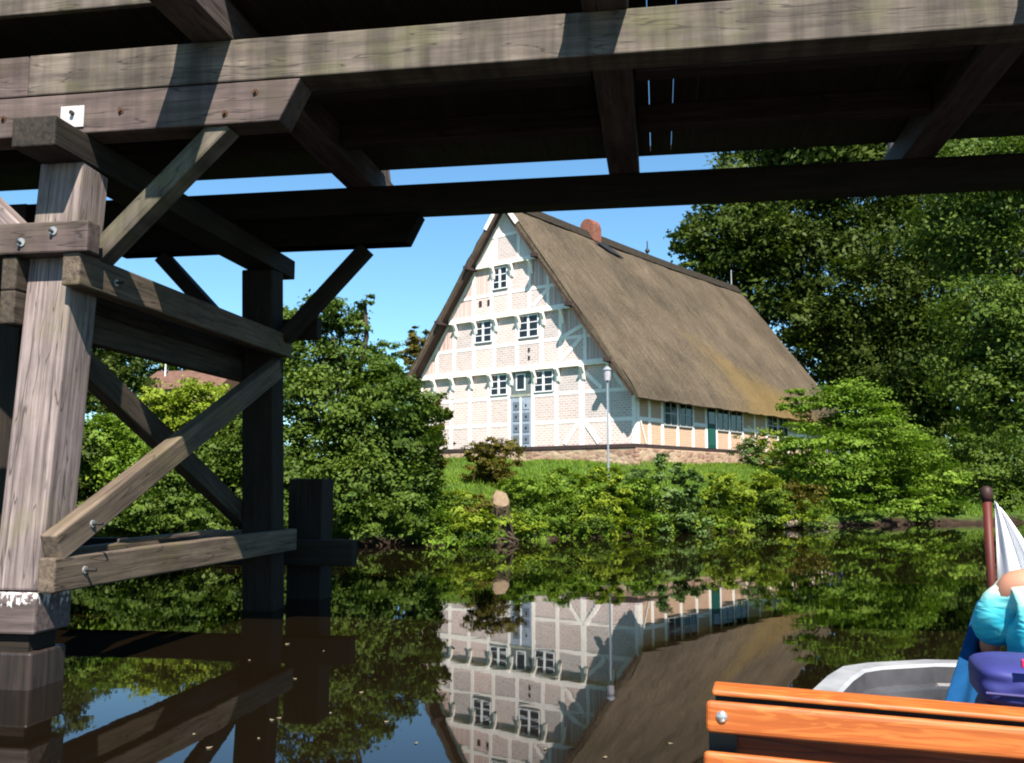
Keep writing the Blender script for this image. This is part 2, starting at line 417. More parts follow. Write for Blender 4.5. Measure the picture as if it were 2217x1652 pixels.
c = t.mix(.35, t.ramp(t.n('SeparateColor', Color=vo.outputs['Color']).outputs[0], [(.1, (.2, .1, .075)), (.5, (.33, .2, .14)), (.9, (.4, .3, .2))]), t.ramp(t.noise(t.obj(), 5, 5, .7), [(.3, (.18, .1, .08)), (.7, (.42, .33, .24))]))
c = t.mix(t.ramp(ve.outputs['Distance'], [(.0, (1, 1, 1)), (.06, (0, 0, 0))]), c, (.36, .29, .21))
t.bump(ve.outputs['Distance'], .8, .06)
M['stone'] = t.fin(c, .9, .1)
# thatch
t = NT('weathered thatch')
ob = t.obj()
n1 = t.noise(t.obj((.9, 8, .9)), 1.0, 6, .72)      # streaks down the slope
n2 = t.noise(t.obj((.25, .25, .25)), 1.2, 5, .62); n3 = t.noise(t.obj((6, 6, 6)), 1.6, 5, .75)
sp = t.n('SeparateXYZ', Vector=ob)
c = t.ramp(n1, [(.3, (.062, .049, .036)), (.7, (.135, .112, .084))])
c = t.mix(1.0, c, t.ramp(n2, [(.3, (.62, .62, .62)), (.7, (1.2, 1.15, 1.1))]), 'MULTIPLY')
c = t.mix(1.0, c, t.ramp(n3, [(.3, (.6, .58, .55)), (.7, (1.2, 1.2, 1.2))]), 'MULTIPLY')
# ochre moss spreading from the lower far end
zz = t.math('SUBTRACT', sp.outputs[2], 5.2)
dd = t.math('ABSOLUTE', t.math('SUBTRACT', sp.outputs[1], t.math('SUBTRACT', 14.5, t.math('MULTIPLY', zz, 1.6))))
ml = t.math('SUBTRACT', t.math('SUBTRACT', 1.35, t.math('MULTIPLY', dd, .17)), t.math('MULTIPLY', zz, .3))
ml = t.math('ADD', ml, t.math('MULTIPLY', t.math('SUBTRACT', n2, .5), 1.6)); ml = t.math('ADD', ml, t.math('MULTIPLY', t.math('SUBTRACT', n3, .5), 2.2))
c = t.mix(t.ramp(ml, [(.2, (0, 0, 0)), (1.7, (.55,) * 3)]), c, (.145, .095, .026))
t.bump(t.math('ADD', n1, n3), .8, .05)
M['thatch'] = t.fin(c, .95, .05)

GR, ZU, SL = 6.3, 13.85, 1.33      # ridge position, underside height there, slope
WL = 11.9                          # gable width
LB = 23.0
def under(g): return ZU - abs(g - GR) * SL
def gr(z): return max(0.0, GR - (ZU - z) / SL)
def gl(z): return min(WL, GR + (ZU - z) / SL)
# plinth
MB().box(-WL - .05, .06, -.10, LB, 1.2, 2.93).build('plinth', M['stone'], ho, .03)
MB().box(-WL - .02, .03, -.13, LB, 2.933, 3.1).build('sill_beam', M['sill'], ho, .01)
# gable storeys, each jettied out a little further
lv = [(3.1, 6.38, 0.0), (6.62, 8.85, -.15), (9.08, 11.2, -.28), (11.4, 13.8, -.4)]
def wallpoly(z0, z1, l):
    p = [(gr(z0), z0)]
    if 0 < z1 - ZU + 0 or under(0) < z1 and gr(z0) == 0: p.append((0, min(z1, under(0))))
    p.append((gr(z1), z1)); p.append((gl(z1), z1))
    if gl(z0) == WL and under(WL) < z1: p.append((WL, under(WL)))
    p.append((gl(z0), z0))
    return [H(g, l, z) for g, z in p]
wall = MB()
for z0, z1, l in lv: wall.prism(wallpoly(z0, z1, l), (0, .3, 0))
wall.build('gable_wall', M['brick'], ho)
def panel(g0, g1, z0, z1, l):     # one infill panel with its own brick coordinate
    k = random.random() * 3
    vs = [H(g0, l, z0), H(g1, l, z0), H(g1, l, z1), H(g0, l, z1)]
    cx = (g0 + g1) / 2
    gs = [(cx - g0 + k, z0, 0), (cx - g1 + k, z0, 0), (cx - g1 + k, z1, 0), (cx - g0 + k, z1, 0)]
    mb = MB(); mb.add(vs, [(0, 1, 2, 3)], gs); mb.build('infill_panel', M['brick'], ho)
timb = MB()
POST = [[.1, 1.3, 2.6, 3.9, 5.14, 6.43, 7.6, 8.75, 9.9, 11.05, 11.8],
        [2.3, 3.55, 4.55, 5.9, 7.2, 8.4, 9.6, 10.7],
        [4.1, 5.1, 6.2, 7.25, 8.3],
        [5.6, 6.9]]
RAIL = [[4.1, 5.3], [7.62], [9.95], [12.55]]
for (z0, z1, l), ps, rl in zip(lv, POST, RAIL):
    lf = l - .025
    for i, g in enumerate(ps):
        zt = min(z1, under(g) - .02)
        if zt - z0 < .2: continue
        wd = .26 if (z0 < 4 and abs(g - 2.6) < .1) else .17
        timb.box(-g - wd / 2, -g + wd / 2, lf, l + .05, z0, zt)
    for z in rl:
        a, b = gr(z) + .06, gl(z) - .06
        q = [a] + [p for p in ps if a < p < b and under(p) > z] + [b]
        for p0, p1 in zip(q[:-1], q[1:]):
            if z0 < 4 and 5.2 < (p0 + p1) / 2 < 6.4: continue
            if p1 - p0 > .25: timb.box(-p1 + .086, -p0 - .086, lf + .004, l + .05, z - .07, z + .07)
    # raking timber along both roof slopes
    for side in (0, 1):
        if side == 0: A_, B_ = (gr(max(z0, under(0))) + .1, max(z0, under(0) - .1)), (gr(z1) + .1, z1)
        else: A_, B_ = (gl(max(z0, under(WL))) - .1, max(z0, under(WL) - .1)), (gl(z1) - .1, z1)
        timb.beam(H(A_[0], lf + .012, A_[1]), H(B_[0], lf + .012, B_[1]), .06, .15, (0, 1, 0)) if False else timb.beam(H(A_[0], lf + .02, A_[1]), H(B_[0], lf + .02, B_[1]), .15, .05, (0, -1, 0))
    zs = [z0] + rl + [z1]
    for p0, p1 in zip(ps[:-1], ps[1:]):
        for za, zb in zip(zs[:-1], zs[1:]):
            if zb > min(under(p0), under(p1)) - .05: continue
            if z0 < 4 and 5.1 < (p0 + p1) / 2 < 6.4: continue
            panel(p0 + .086, p1 - .086, za + (.07 if za != z0 else 0), zb - (.07 if zb != z1 else 0), l - .006)
# foot braces by the heavy post, cross braces in the right hand corner
for a, b in (((2.6, 4.25), (1.75, 3.16)), ((2.6, 4.25), (3.45, 3.16)), ((10.5, 4.05), (11.7, 3.16)),
             ((1.3, 6.3), (.5, 5.35)), ((2.6, 6.3), (1.6, 5.4)), ((2.45, 7.6), (3.5, 6.7)), ((4.0, 9.9), (4.9, 9.15)), ((2.35, 8.1), (3.5, 7.65))):
    l = 0 if a[1] < 6.5 else (-.15 if a[1] < 9 else -.28)
    timb.beam(H(a[0], l - .012, a[1]), H(b[0], l - .012, b[1]), .17, .05, (0, -1, 0))
timb.build('timber_frame', M['white'], ho)
# jetty beams and their brackets
for (za, zb, l0, l1), ps in zip([(6.385, 6.615, 0, -.15), (8.855, 9.075, -.15, -.28), (11.205, 11.395, -.28, -.4)], [POST[0][1:-1], POST[1], POST[2][1:4]]):
    a, b = gr(zb) + .08, gl(zb) - .08
    MB().box(-b, -a, l1 - .05, l0 + .3, za, zb).build('jetty_beam', M['white'], ho, .01)
    for g in ps:
        if under(g) < zb + .1: continue
        p = [(l0 - .026, za - .62), (l0 - .08, za - .55), (l0 - .14, za - .3), (l1 - .16, za - .06), (l1 - .16, za - .004), (l0 - .026, za - .004)]
        MB().prism([H(g - .075, y, z) for y, z in p], (.15, 0, 0)).build('bracket', M['white'], ho, .01)
# purlin ends poking out beside the right and left verge
for z in (6.5, 8.97, 11.3):
    for g in (gr(z) + .0, gl(z) - .0):
        MB().box(-g - .13, -g + .13, -1.0, -.3, z - .16, z + .02).build('purlin', M['sill'], ho, .01)
def window(g0, g1, z0, z1, l, cols=2, rows=3, mull=True):
    o = MB().box(-g1, -g0, l - .012, l + .06, z0, z1).build('window', M['glass'], ho)
    f = MB(); e = .05
    f.box(-g1, -g1 + e, l - .04, l - .013, z0, z1); f.box(-g0 - e, -g0, l - .04, l - .013, z0, z1)
    f.box(-g1 + e, -g0 - e, l - .04, l - .013, z1 - e, z1); f.box(-g1 + e, -g0 - e, l - .04, l - .013, z0, z0 + e)
    cx = -(g0 + g1) / 2
    f.box(cx - .05, cx + .05, l - .045, l - .014, z0 + e, z1 - e)
    for s in (-1, 1):
        xa, xb = (-g1 + e, cx - .05) if s < 0 else (cx + .05, -g0 - e)
        for k in range(1, rows):
            z = z0 + (z1 - z0) * k / rows
            f.box(xa, xb, l - .032, l - .015, z - .018, z + .018)
        if cols > 1 and False: pass
    f.build('window_frame', M['frame'], o)
    return o
window(6.52, 7.5, 5.42, 6.36, -.03); window(4.02, 5.05, 5.42, 6.36, -.03)
window(7.3, 8.32, 7.85, 8.83, -.18); window(4.68, 5.78, 7.83, 8.83, -.18)
window(6.3, 7.15, 10.15, 11.15, -.31)
# fanlight over the door, with a small casement and a grey surround
o = MB().box(-6.33, -5.24, -.035, .06, 5.4, 6.36).build('window', plain('grey green joinery', (.12, .15, .15), .6, .3, .3, 4), ho)
MB().box(-5.98, -5.58, -.05, -.036, 5.62, 6.25).build('pane', M['glass'], o)
f = MB()
for a, b, c_, d in ((-6.04, -5.98, 5.56, 6.3), (-5.58, -5.52, 5.56, 6.3), (-5.98, -5.58, 5.56, 5.62), (-5.98, -5.58, 6.25, 6.3)): f.box(a, b, -.055, -.037, c_, d)
f.build('window_frame', M['frame'], o)
# door
M['door'] = plain('blue grey door paint', (.27, .31, .38), .55, .3, .2, 6)
M['doord'] = plain('dark blue grey door paint', (.13, .16, .21), .55, .3, .2, 6)
d = MB().box(-6.33, -5.24, -.04, .06, 3.1, 5.28).build('door', M['door'], ho)
for i in range(4):
    for j in (0, 1):
        x = -6.2 + j * .54; z = 3.25 + i * .49
        MB().box(x, x + .36, -.06, -.041, z, z + .36).build('door_panel', M['doord'] if (i + j) % 5 != 4 else M['door'], d, .015)
        MB().box(x + .14, x + .22, -.075, -.061, z + .13, z + .23).build('stud', M['iron'], d)
MB().box(-5.82, -5.75, -.07, -.041, 3.12, 5.26).build('door_post', M['frame'], d)
MB().box(-6.36, -5.21, -.06, .06, 5.283, 5.395).build('lintel', plain('weathered lintel', (.3, .31, .25), .7, .2, .3, 8), ho)
# small marks on the gable
for g, z in ((7.9, 9.62), (7.4, 9.62)):
    MB().box(-g - .09, -g + .09, -.305, -.286, z - .14, z + .14).build('owl_hole', M['sill'], ho, .02)
for z in (7.3, 6.95):
    MB().box(-5.27, -5.18, -.185, -.156, z - .08, z + .08).build('wall_anchor', M['iron'], ho)
# side wall (local x = 0 facing +x)
SIDE_TOP = 5.36
MB().box(-.3, -.001, .3, LB - .02, 3.1, SIDE_TOP).build('side_wall', M['obrick'], ho)
sp_ = [.12, 1.0, 2.05, 3.35, 4.75, 6.0, 7.0, 8.35, 9.8, 11.2, 12.6, 14, 15.4, 16.8, 18.2, 19.6, 21, 22.6]
f = MB()
for l in sp_: f.box(-.05, .035, l - .09, l + .09, 3.1, SIDE_TOP)
for a, b in zip(sp_[:-1], sp_[1:]):
    if abs(a - 6.0) < .01: continue
    f.box(-.05, .03, a + .091, b - .091, 4.02, 4.18)
    for z0, z1 in ((3.1, 4.02), (4.18, SIDE_TOP)):
        k = random.random() * 5
        vs = [(.004, a + .09, z0), (.004, b - .09, z0), (.004, b - .09, z1), (.004, a + .09, z1)]
        pn = MB(); pn.add(vs, [(0, 1, 2, 3)], [(p[1] + k, p[2], 0) for p in vs]); pn.build('infill_panel', M['obrick'], ho)
f.beam((.012, .22, 4.02), (.012, .62, 3.12), .05, .15, (1, 0, 0))
for k in (-1, 1): f.beam((.012, 11.2 + .1 * k, 4.0), (.012, 11.2 + .9 * k, 4.3), .05, .14, (1, 0, 0))
f.build('timber_frame', M['white'], ho)
def swindow(l0, l1, z0, z1):
    o = MB().box(-.05, .05, l0, l1, z0, z1).build('window', M['glass'], ho)
    f = MB()
    for y in (l0, (l0 + l1) / 2 - .025, l1 - .05): f.box(.051, .075, y, y + .05, z0, z1)
    for z in (z0, (z0 + z1) / 2 - .02, z1 - .05):
        f.box(.051, .07, l0 + .051, (l0 + l1) / 2 - .026, z, z + .045); f.box(.051, .07, (l0 + l1) / 2 + .026, l1 - .051, z, z + .045)
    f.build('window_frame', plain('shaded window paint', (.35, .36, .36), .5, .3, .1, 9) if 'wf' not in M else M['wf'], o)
for l0, l1 in ((2.15, 3.25), (3.46, 4.65), (7.1, 8.25), (8.46, 9.7), (12.7, 13.9), (14.1, 15.3)): swindow(l0, l1, 3.92, 4.95)
d = MB().box(-.05, .045, 6.09, 6.91, 3.1, 5.2).build('door', plain('dark green door paint', (.008, .06, .05), .5, .3, .2, 6), ho)
for z in (3.2, 4.2): MB().box(.046, .06, 6.2, 6.8, z, z + .85).build('door_panel', M['glass'] if z > 4 else plain('green door panel', (.01, .075, .06), .5), d)
# back wall
MB().box(-WL, 0, LB - .3, LB - .02, 3.1, under(0)).prism([H(0, LB - .25, under(0) + .01), H(WL, LB - .25, under(WL)), H(GR, LB - .25, ZU)], (0, .2, 0)).build('back_wall', M['brick'], ho)
MB().box(-WL - .001, -WL + .3, .3, LB - .3, 3.1, under(WL) - .1).build('side_wall', M['obrick'], ho)
# roof: two thick thatch slopes, gently rounded at ridge and eaves
def roof():
    sec = []                       # outer section right to left
    e0, e1 = -.55, WL + .3
    th = .36
    def top(g): return under(g) + th - .14 * max(0, 1 - abs(g - GR) / .8)
    gs = list(np.linspace(e0, GR, 26)) + list(np.linspace(GR, e1, 22))[1:]
    outer = [(g, top(g)) for g in gs]
    outer[0] = (e0 + .02, top(e0) - .14); outer.insert(0, (e0 - .06, under(e0) + .1))
    outer[-1] = (e1 - .02, top(e1) - .14); outer.append((e1 + .06, under(e1) + .1))
    inner = [(e0 + .05, under(e0 + .05) - .0), (GR, ZU), (e1 - .05, under(e1 - .05))]
    ls = np.linspace(-.78, LB + .3, 60)
    rn = random.Random(3)
    v = []; f = []
    n = len(outer)
    for j, l in enumerate(ls):
        for i, (g, z) in enumerate(outer):
            dz = .035 * math.sin(l * 1.7 + g) * math.sin(l * .6 + 2 * g) + rn.uniform(-.02, .02) - .10 * math.sin(math.pi * min(1, max(0, l / LB))) * max(0, 1 - abs(g - GR) / 6.5)
            if i in (0, n - 1): dz = rn.uniform(-.03, .03)
            v.append(H(g, l + (rn.uniform(-.03, .03) if j in (0, len(ls) - 1) else 0), z + dz))
    for j in range(len(ls) - 1):
        for i in range(n - 1):
            a = j * n + i; f.append((a, a + 1, a + n + 1, a + n))
    b = len(v)
    for l in (ls[0], ls[-1]):
        for g, z in inner: v.append(H(g, l, z))
    f += [(b, b + 3, b + 4, b + 1), (b + 1, b + 4, b + 5, b + 2)]
    f.append((0, n * (len(ls) - 1), b + 3, b)); f.append((n - 1, b + 2, b + 5, n * len(ls) - 1))
    mid = [i for i, (g, z) in enumerate(outer) if abs(g - GR) < 1e-6][0]
    o = n * (len(ls) - 1)
    f.append(tuple([b, b + 1] + list(range(mid, -1, -1)))); f.append(tuple([b + 1, b + 2] + list(range(n - 1, mid - 1, -1))))
    f.append(tuple(list(range(o, o + mid + 1)) + [b + 4, b + 3])); f.append(tuple(list(range(o + mid, o + n)) + [b + 5, b + 4]))
    m = MB(); m.add(v, f, v)
    ob_ = m.build('roof', M['thatch'], ho, smooth=False)
    return ob_
rf = roof()
M['lampw0'] = plain('grey painted spike', (.3, .3, .3), .6)
# ridge cap, chimney, lightning rods
m = MB()
for l0 in np.arange(-.75, LB + .2, .8):
    l1 = min(l0 + .8, LB + .28)
    s = .10 * math.sin(math.pi * min(1, max(0, (l0 + .4) / LB)))
    p = [(GR - .42, ZU - .42 * SL + .385), (GR - .08, ZU + .33), (GR + .08, ZU + .33), (GR + .42, ZU - .42 * SL + .385), (GR, ZU - .1)]
    m.prism([H(g, l0, z - s + .01) for g, z in p], (0, l1 - l0, 0))
m.build('ridge_cap', plain('heather ridge', (.033, .028, .022), .95, .05, .5, 7, .8), rf)
ch = MB()
lc = 6.35
ch.box(-GR - .43, -GR + .43, lc - .36, lc + .36, ZU - .6, ZU + .5)
pts = [(-.4 * math.cos(q), .4 * math.sin(q)) for q in np.linspace(0, math.pi, 11)]
ch.prism([(-GR + a, lc - .34, ZU + .502 + b) for a, b in pts], (0, .68, 0))
ch.build('chimney', plain('red chimney brick', (.2, .085, .06), .85, .1, .45, 9, .5), rf, .02)
MB().prism([H(GR - .55, lc - .6, under(GR - .55) + .37), H(GR - .55, lc + .65, under(GR - .55) + .37), H(GR - 1.0, lc + 1.5, under(GR - 1.0) + .37), H(GR - .9, lc + .4, under(GR - .9) + .38)], (.03, 0, .03)).build('flashing', M['iron'], rf)
MB().tube([H(GR, 12.0, ZU), H(GR, 12.0, ZU + 1.0)], [.05, .03], 6).ball(H(GR, 12, ZU + .45), .13).build('spike', M['iron'], rf)
MB().tube([H(GR, 22.6, ZU), H(GR, 22.6, ZU + 1.3)], [.04, .03], 6).build('spike', M['lampw0'], rf)
# bargeboards along both verges, white crossed boards at the peak
for s in (-1, 1):
    e = GR + (WL + .15 - GR) if s > 0 else -.35
    a = H(e, -.74, under(e) - .0); b = H(GR + s * .12, -.74, ZU - .12)
    MB().beam(Vector(a) + Vector((0, 0, -.02)), Vector(b) + Vector((0, 0, -.06)), .22, .05, (0, -1, 0)).build('bargeboard', M['board'], ho)
    MB().beam(H(GR + s * .9, -.80, ZU - 1.0), H(GR - s * .25, -.80, ZU + .55), .2, .04, (0, -1, 0)).build('peak_board', M['white'], ho)
for s in (-1, 1):   # soffit battens under the overhang
    e = WL + .1 if s > 0 else -.3
    MB().beam(H(e, -.42, under(e) - .03), H(GR + s * .1, -.42, ZU - .16), .55, .04, (0, 0, 1)).build('soffit', M['board'], ho)

# street lamp before the gable
lp = at(1314, 795, 31.0)
lm = empty('street_lamp', (lp[0], lp[1], ground_z(lp[0], lp[1])))
tag(lm, 'slim white lamp post with small lantern in front of the farmhouse gable', 'street lamp')
hz = lp[2] - ground_z(lp[0], lp[1])
M['lampw'] = plain('pale grey lamp paint', (.2, .22, .26), .45, .4, .1, 9)
MB().tube([(0, 0, -.3), (0, 0, .9), (0, 0, hz - .45)], [.045, .036, .027], 10).build('pole', M['lampw'], lm)
MB().tube([(0, 0, hz - .45), (0, 0, hz - .1)], [.1, .13], 10).build('lantern', plain('opal glass', (.36, .34, .38), .3, .4), lm)
MB().tube([(0, 0, hz - .098), (0, 0, hz - .04), (0, 0, hz + .03)], [.16, .12, .03], 10).build('lamp_cap', M['lampw'], lm)

# small tiled house far behind the left bank
hb = empty('tiled_house', (at(385, 810, 62)[0], 62, 2.4), R(-6))
tag(hb, 'low house with reddish brown tiled roof behind the bright hedge', 'house')
MB().box(-2.7, 2.7, 0, 6, -1, 5.6).build('wall', plain('tan render', (.3, .22, .16), .8), hb)
rr = MB().prism([(-2.95, -.4, 5.45), (-2.95, 3, 7.1), (-2.95, 6.4, 5.45)], (5.9, 0, 0)).build('roof', plain('brown roof tiles', (.13, .07, .05), .8, .2, .4, 3, .5), hb)
MB().tube([(-1.9, 2, 5.9), (-1.9, 2, 8.4)], .05, 6).build('mast', M['frame'], rr)

# ---------------------------------------------------------------- foliage
def leaves(name, blobs, n, size, mat, parent=None, seed=1, up=.35, out=.5, clump=.28, flat=1.0, shell=.5):
    """blobs: (centre, radius or (rx,ry,rz)); leaves gather in twig clumps so that gaps stay open between them"""
    rg = np.random.default_rng(seed)
    vol = np.array([np.prod(np.array(r if hasattr(r, '__len__') else (r, r, r)) ** .75) for _, r in blobs]); vol /= vol.sum()
    P = []; O = []
    for (c, r), fr in zip(blobs, vol):
        r = np.array(r if hasattr(r, '__len__') else (r, r, r), float); k = max(8, int(n * fr))
        nt = max(6, k // 60)
        d = rg.normal(size=(nt, 3)); d /= np.linalg.norm(d, axis=1)[:, None]
        rad = rg.uniform(shell, 1.08, nt) ** .7
        tc = d * rad[:, None]
        idx = rg.integers(0, nt, k)
        q = tc[idx] + rg.normal(size=(k, 3)) * np.array([clump, clump, clump * .6 * flat]) * rg.uniform(.3, 1, nt)[idx][:, None]
        P.append(np.array(c) + q * r); cn = d * out + np.array([0, 0, up]) + rg.normal(size=(nt, 3)) * .55; dd = cn[idx] + rg.normal(size=(k, 3)) * .27; O.append(dd)
    P = np.concatenate(P); O = np.concatenate(O); N = len(P)
    nn = O.copy()
    nn /= np.linalg.norm(nn, axis=1)[:, None]
    t_ = np.cross(nn, rg.normal(size=(N, 3))); t_ /= np.linalg.norm(t_, axis=1)[:, None]
    s_ = np.cross(nn, t_)
    L = size * rg.uniform(.55, 1.35, N)[:, None]
    V = np.empty((N, 4, 3)); V[:, 0] = P - t_ * L * .5; V[:, 2] = P + t_ * L * .5 - nn * L * .12
    V[:, 1] = P + s_ * L * .3 + nn * L * .06; V[:, 3] = P - s_ * L * .3 + nn * L * .06
    me = bpy.data.meshes.new(name); me.vertices.add(N * 4); me.vertices.foreach_set('co', V.astype(np.float32).ravel())
    me.loops.add(N * 4); me.loops.foreach_set('vertex_index', np.arange(N * 4, dtype=np.int32))
    me.polygons.add(N); me.polygons.foreach_set('loop_start', np.arange(0, N * 4, 4, dtype=np.int32))
    me.update(calc_edges=True); me.materials.append(mat)
    o = bpy.data.objects.new(name, me); COL.objects.link(o)
    if parent: o.parent = parent
    return o
def limbs(name, base, tips, r0, mat, parent, seed=1, wob=.12):
    rn = random.Random(seed); m = MB(); base = Vector(base)
    for i, tp in enumerate(tips):
        tp = Vector(tp); pts = []; rad = []
        for k in range(6):
            q = k / 5
            p = base.lerp(tp, q); p.z = base.z + (tp.z - base.z) * (q ** .8)
            h = Vector((base.x, base.y, p.z)); p = h.lerp(p, q ** .6) if i else p
            if 0 < k < 5: p += Vector((rn.uniform(-1, 1), rn.uniform(-1, 1), 0)) * wob * (tp - base).length * .25
            pts.append(p); rad.append(r0 * (1 if i == 0 else .55) * (1 - .82 * q))
        m.tube(pts, rad, 7, False)
    return m.build(name, mat, parent, smooth=True)
M['bark'] = wood('grey brown bark', (.02, .016, .012), (.1, .078, .055), (.03, .035, .012), .5, streak=8, bump=.8)
LD = leafmat('dark broadleaf', [(.013, .022, .004), (.026, .043, .007), (.042, .065, .011), (.066, .092, .016), (.1, .125, .026)], .10)
LM = leafmat('mid green leaf', [(.012, .024, .004), (.028, .056, .008), (.055, .094, .012), (.09, .135, .018), (.14, .18, .035)], .14)
LB_ = leafmat('bright green leaf', [(.026, .052, .006), (.058, .11, .010), (.1, .17, .016), (.15, .225, .022), (.22, .28, .05)], .12)
LY = leafmat('yellow green leaf', [(.05, .08, .007), (.115, .16, .011), (.18, .235, .019), (.26, .3, .038)], .12)
LO = leafmat('olive leaf', [(.025, .026, .005), (.06, .055, .009), (.1, .085, .013), (.15, .11, .022)], .12)
LU = leafmat('bluish green leaf', [(.025, .05, .012), (.055, .10, .022), (.10, .16, .04), (.16, .22, .08)], .16)

def woody(name, px, depth, blobs, n, size, mat, label, cat, seed, group=None, jit=.3, part='crown', stem='trunk', r0=.25, **kw):
    """blobs: (px, py, radius in px[, depth offset]) read on the photograph, given real depth"""
    b = at(px, 1100, depth); bz = ground_z(b[0], b[1])
    root = empty(name, (b[0], b[1], bz)); tag(root, label, cat, group)
    rn = random.Random(seed); bl = []; tips = []
    for q in blobs:
        dd = depth + (q[3] if len(q) > 3 else rn.uniform(-jit, jit) * q[2] / 2000 * depth * 2)
        c_ = at(q[0], q[1], dd) - np.array([b[0], b[1], bz]); r = q[2] / 2000 * dd
        bl.append((c_, (r, r, r * .82))); tips.append(c_)
    tips.sort(key=lambda p: -p[2])
    leaves(part, bl, n, size, mat, root, seed, **kw)
    limbs(stem, (0, 0, -.3), [tuple(p) for p in tips[:9]], r0, M['bark'], root, seed)
    return root
# right hand wood
T = 'tall trees behind and beside the farmhouse'
woody('broadleaf_tree', 1640, 62, [(1590, 440, 80), (1530, 520, 70), (1640, 350, 90), (1600, 560, 80), (1700, 480, 110), (1690, 620, 100), (1500, 590, 45), (1490, 525, 35), (1760, 360, 120), (1760, 700, 90), (1640, 520, 90)],
      52000, .36, LD, 'tall dark tree rising behind the far end of the thatched roof', 'tree', 11, T, r0=.4)
woody('broadleaf_tree', 1900, 59, [(1880, 400, 110), (1980, 330, 120), (1830, 520, 90), (1950, 520, 130), (1860, 640, 100), (1990, 660, 110), (1900, 760, 100), (1820, 740, 70), (2010, 800, 90), (1880, 860, 80), (1770, 770, 70), (1800, 690, 70), (1740, 690, 50)],
      64000, .3, LD, 'large dark green tree between the thatched roof and the right edge, with bare limbs showing', 'tree', 12, T, r0=.38)
woody('broadleaf_tree', 2170, 44, [(2150, 380, 120), (2240, 330, 120), (2100, 500, 100), (2200, 560, 130), (2130, 680, 110), (2230, 760, 110), (2110, 820, 90), (2200, 900, 100), (2290, 600, 120)],
      60000, .23, LM, 'tall mid green tree at the right edge beyond the flagstaff', 'tree', 13, T, r0=.32)
woody('broadleaf_tree', 1980, 62, [(1800, 300, 140), (1960, 250, 150), (2120, 250, 150), (2260, 300, 140), (2060, 460, 150), (1900, 800, 120), (2060, 760, 140), (2060, 960, 130), (2220, 960, 120), (1900, 960, 110)],
      60000, .5, LD, 'rearmost dark tree filling the gaps of the right hand wood', 'tree', 14, T, r0=.45)
woody('spreading_shrub', 1880, 36, [(1790, 900, 75), (1740, 960, 60), (1850, 880, 70), (1900, 960, 85), (1960, 1010, 80), (1820, 1010, 85), (1720, 870, 35), (1720, 1020, 45), (2020, 1040, 60), (1880, 1070, 60), (1970, 1085, 50), (1790, 1080, 50), (2050, 1085, 35), (1850, 1080, 40, -2.2), (1930, 1085, 38, -2.4), (2000, 1088, 34, -2.2)],
      42000, .15, LB_, 'broad bright green shrub overhanging the water at the right end of the house', 'shrub', 15, None, part='foliage', stem='stem', r0=.09, flat=.5, up=.8, out=.3)
woody('dark_shrub', 2160, 38.5, [(2110, 1010, 60), (2190, 1000, 70), (2150, 1080, 55), (2240, 1060, 70), (2080, 1090, 40), (2020, 1110, 32), (2120, 1115, 30), (2190, 1118, 32), (2060, 960, 50), (2040, 1020, 50)],
      18000, .16, LM, 'darker low shrub on the bank behind the red flagstaff', 'shrub', 16, None, part='foliage', stem='stem', r0=.07, up=.6)
# left of the house
woody('bankside_tree', 760, 23.7, [(700, 670, 48), (740, 690, 52), (790, 650, 22), (780, 700, 30), (660, 700, 45), (680, 780, 70), (760, 790, 70), (720, 870, 95), (640, 860, 60), (830, 830, 50), (860, 880, 70), (930, 880, 40), (800, 930, 100), (900, 950, 55), (690, 970, 90), (780, 1040, 95), (880, 1040, 70), (660, 1080, 70), (830, 1110, 65), (730, 1120, 60), (925, 1080, 40), (620, 960, 50), (960, 900, 18), (690, 1115, 50, -1.6), (790, 1120, 48, -1.7), (880, 1105, 48, -1.6), (620, 1115, 50, -1.6), (735, 1085, 50, -1.6), (930, 1120, 28, -1.0)],
      70000, .115, LM, 'big bushy dark green tree at the waterside left of the farmhouse', 'tree', 21, None, r0=.2, up=.5)
woody('slender_tree', 835, 44, [(835, 760, 32), (830, 800, 38), (850, 840, 45), (815, 850, 45)], 4500, .2, LU,
      'slender bluish green tree behind the bushy bank tree, under open sky', 'tree', 22, None, r0=.12)
woody('olive_tree', 905, 52, [(905, 730, 26), (895, 770, 28), (915, 760, 24), (900, 820, 34), (910, 870, 40)], 6000, .22, LO,
      'small brownish olive tree touching the left edge of the thatched roof', 'tree', 23, None, r0=.15)
# left bank hedge seen through the trestle
HG = 'hedge bushes seen through the trestle'
woody('hedge_bush', 410, 26.5, [(350, 890, 60), (430, 880, 65), (480, 910, 60), (400, 960, 75), (300, 930, 50)], 26000, .12, LY,
      'sunny yellow green hedge bush below the tiled roof', 'bush', 31, HG, part='foliage', stem='stem', r0=.06)
woody('hedge_bush', 250, 22.2, [(230, 950, 60), (200, 1010, 70), (290, 1010, 75), (240, 1080, 70)], 26000, .11, LB_,
      'bright leafy hedge bush just right of the pale trestle post', 'bush', 32, HG, part='foliage', stem='stem', r0=.06)
woody('hedge_bush', 360, 21.4, [(330, 1060, 70), (400, 1040, 60), (420, 1100, 65), (310, 1120, 60), (380, 1140, 50), (450, 1120, 48, -1.0), (250, 1120, 50, -1.0), (340, 1110, 50, -1.2)], 24000, .11, LM,
      'deep green hedge bush low by the water behind the crossed braces', 'bush', 33, HG, part='foliage', stem='stem', r0=.06)
woody('olive_bush', 930, 24.8, [(930, 880, 26), (955, 900, 18), (920, 950, 34), (945, 930, 20), (925, 1010, 36), (905, 900, 24)], 9000, .11, LO,
      'olive brown bush between the big bankside tree and the left end of the gable', 'bush', 39, None, part='foliage', stem='stem', r0=.06)
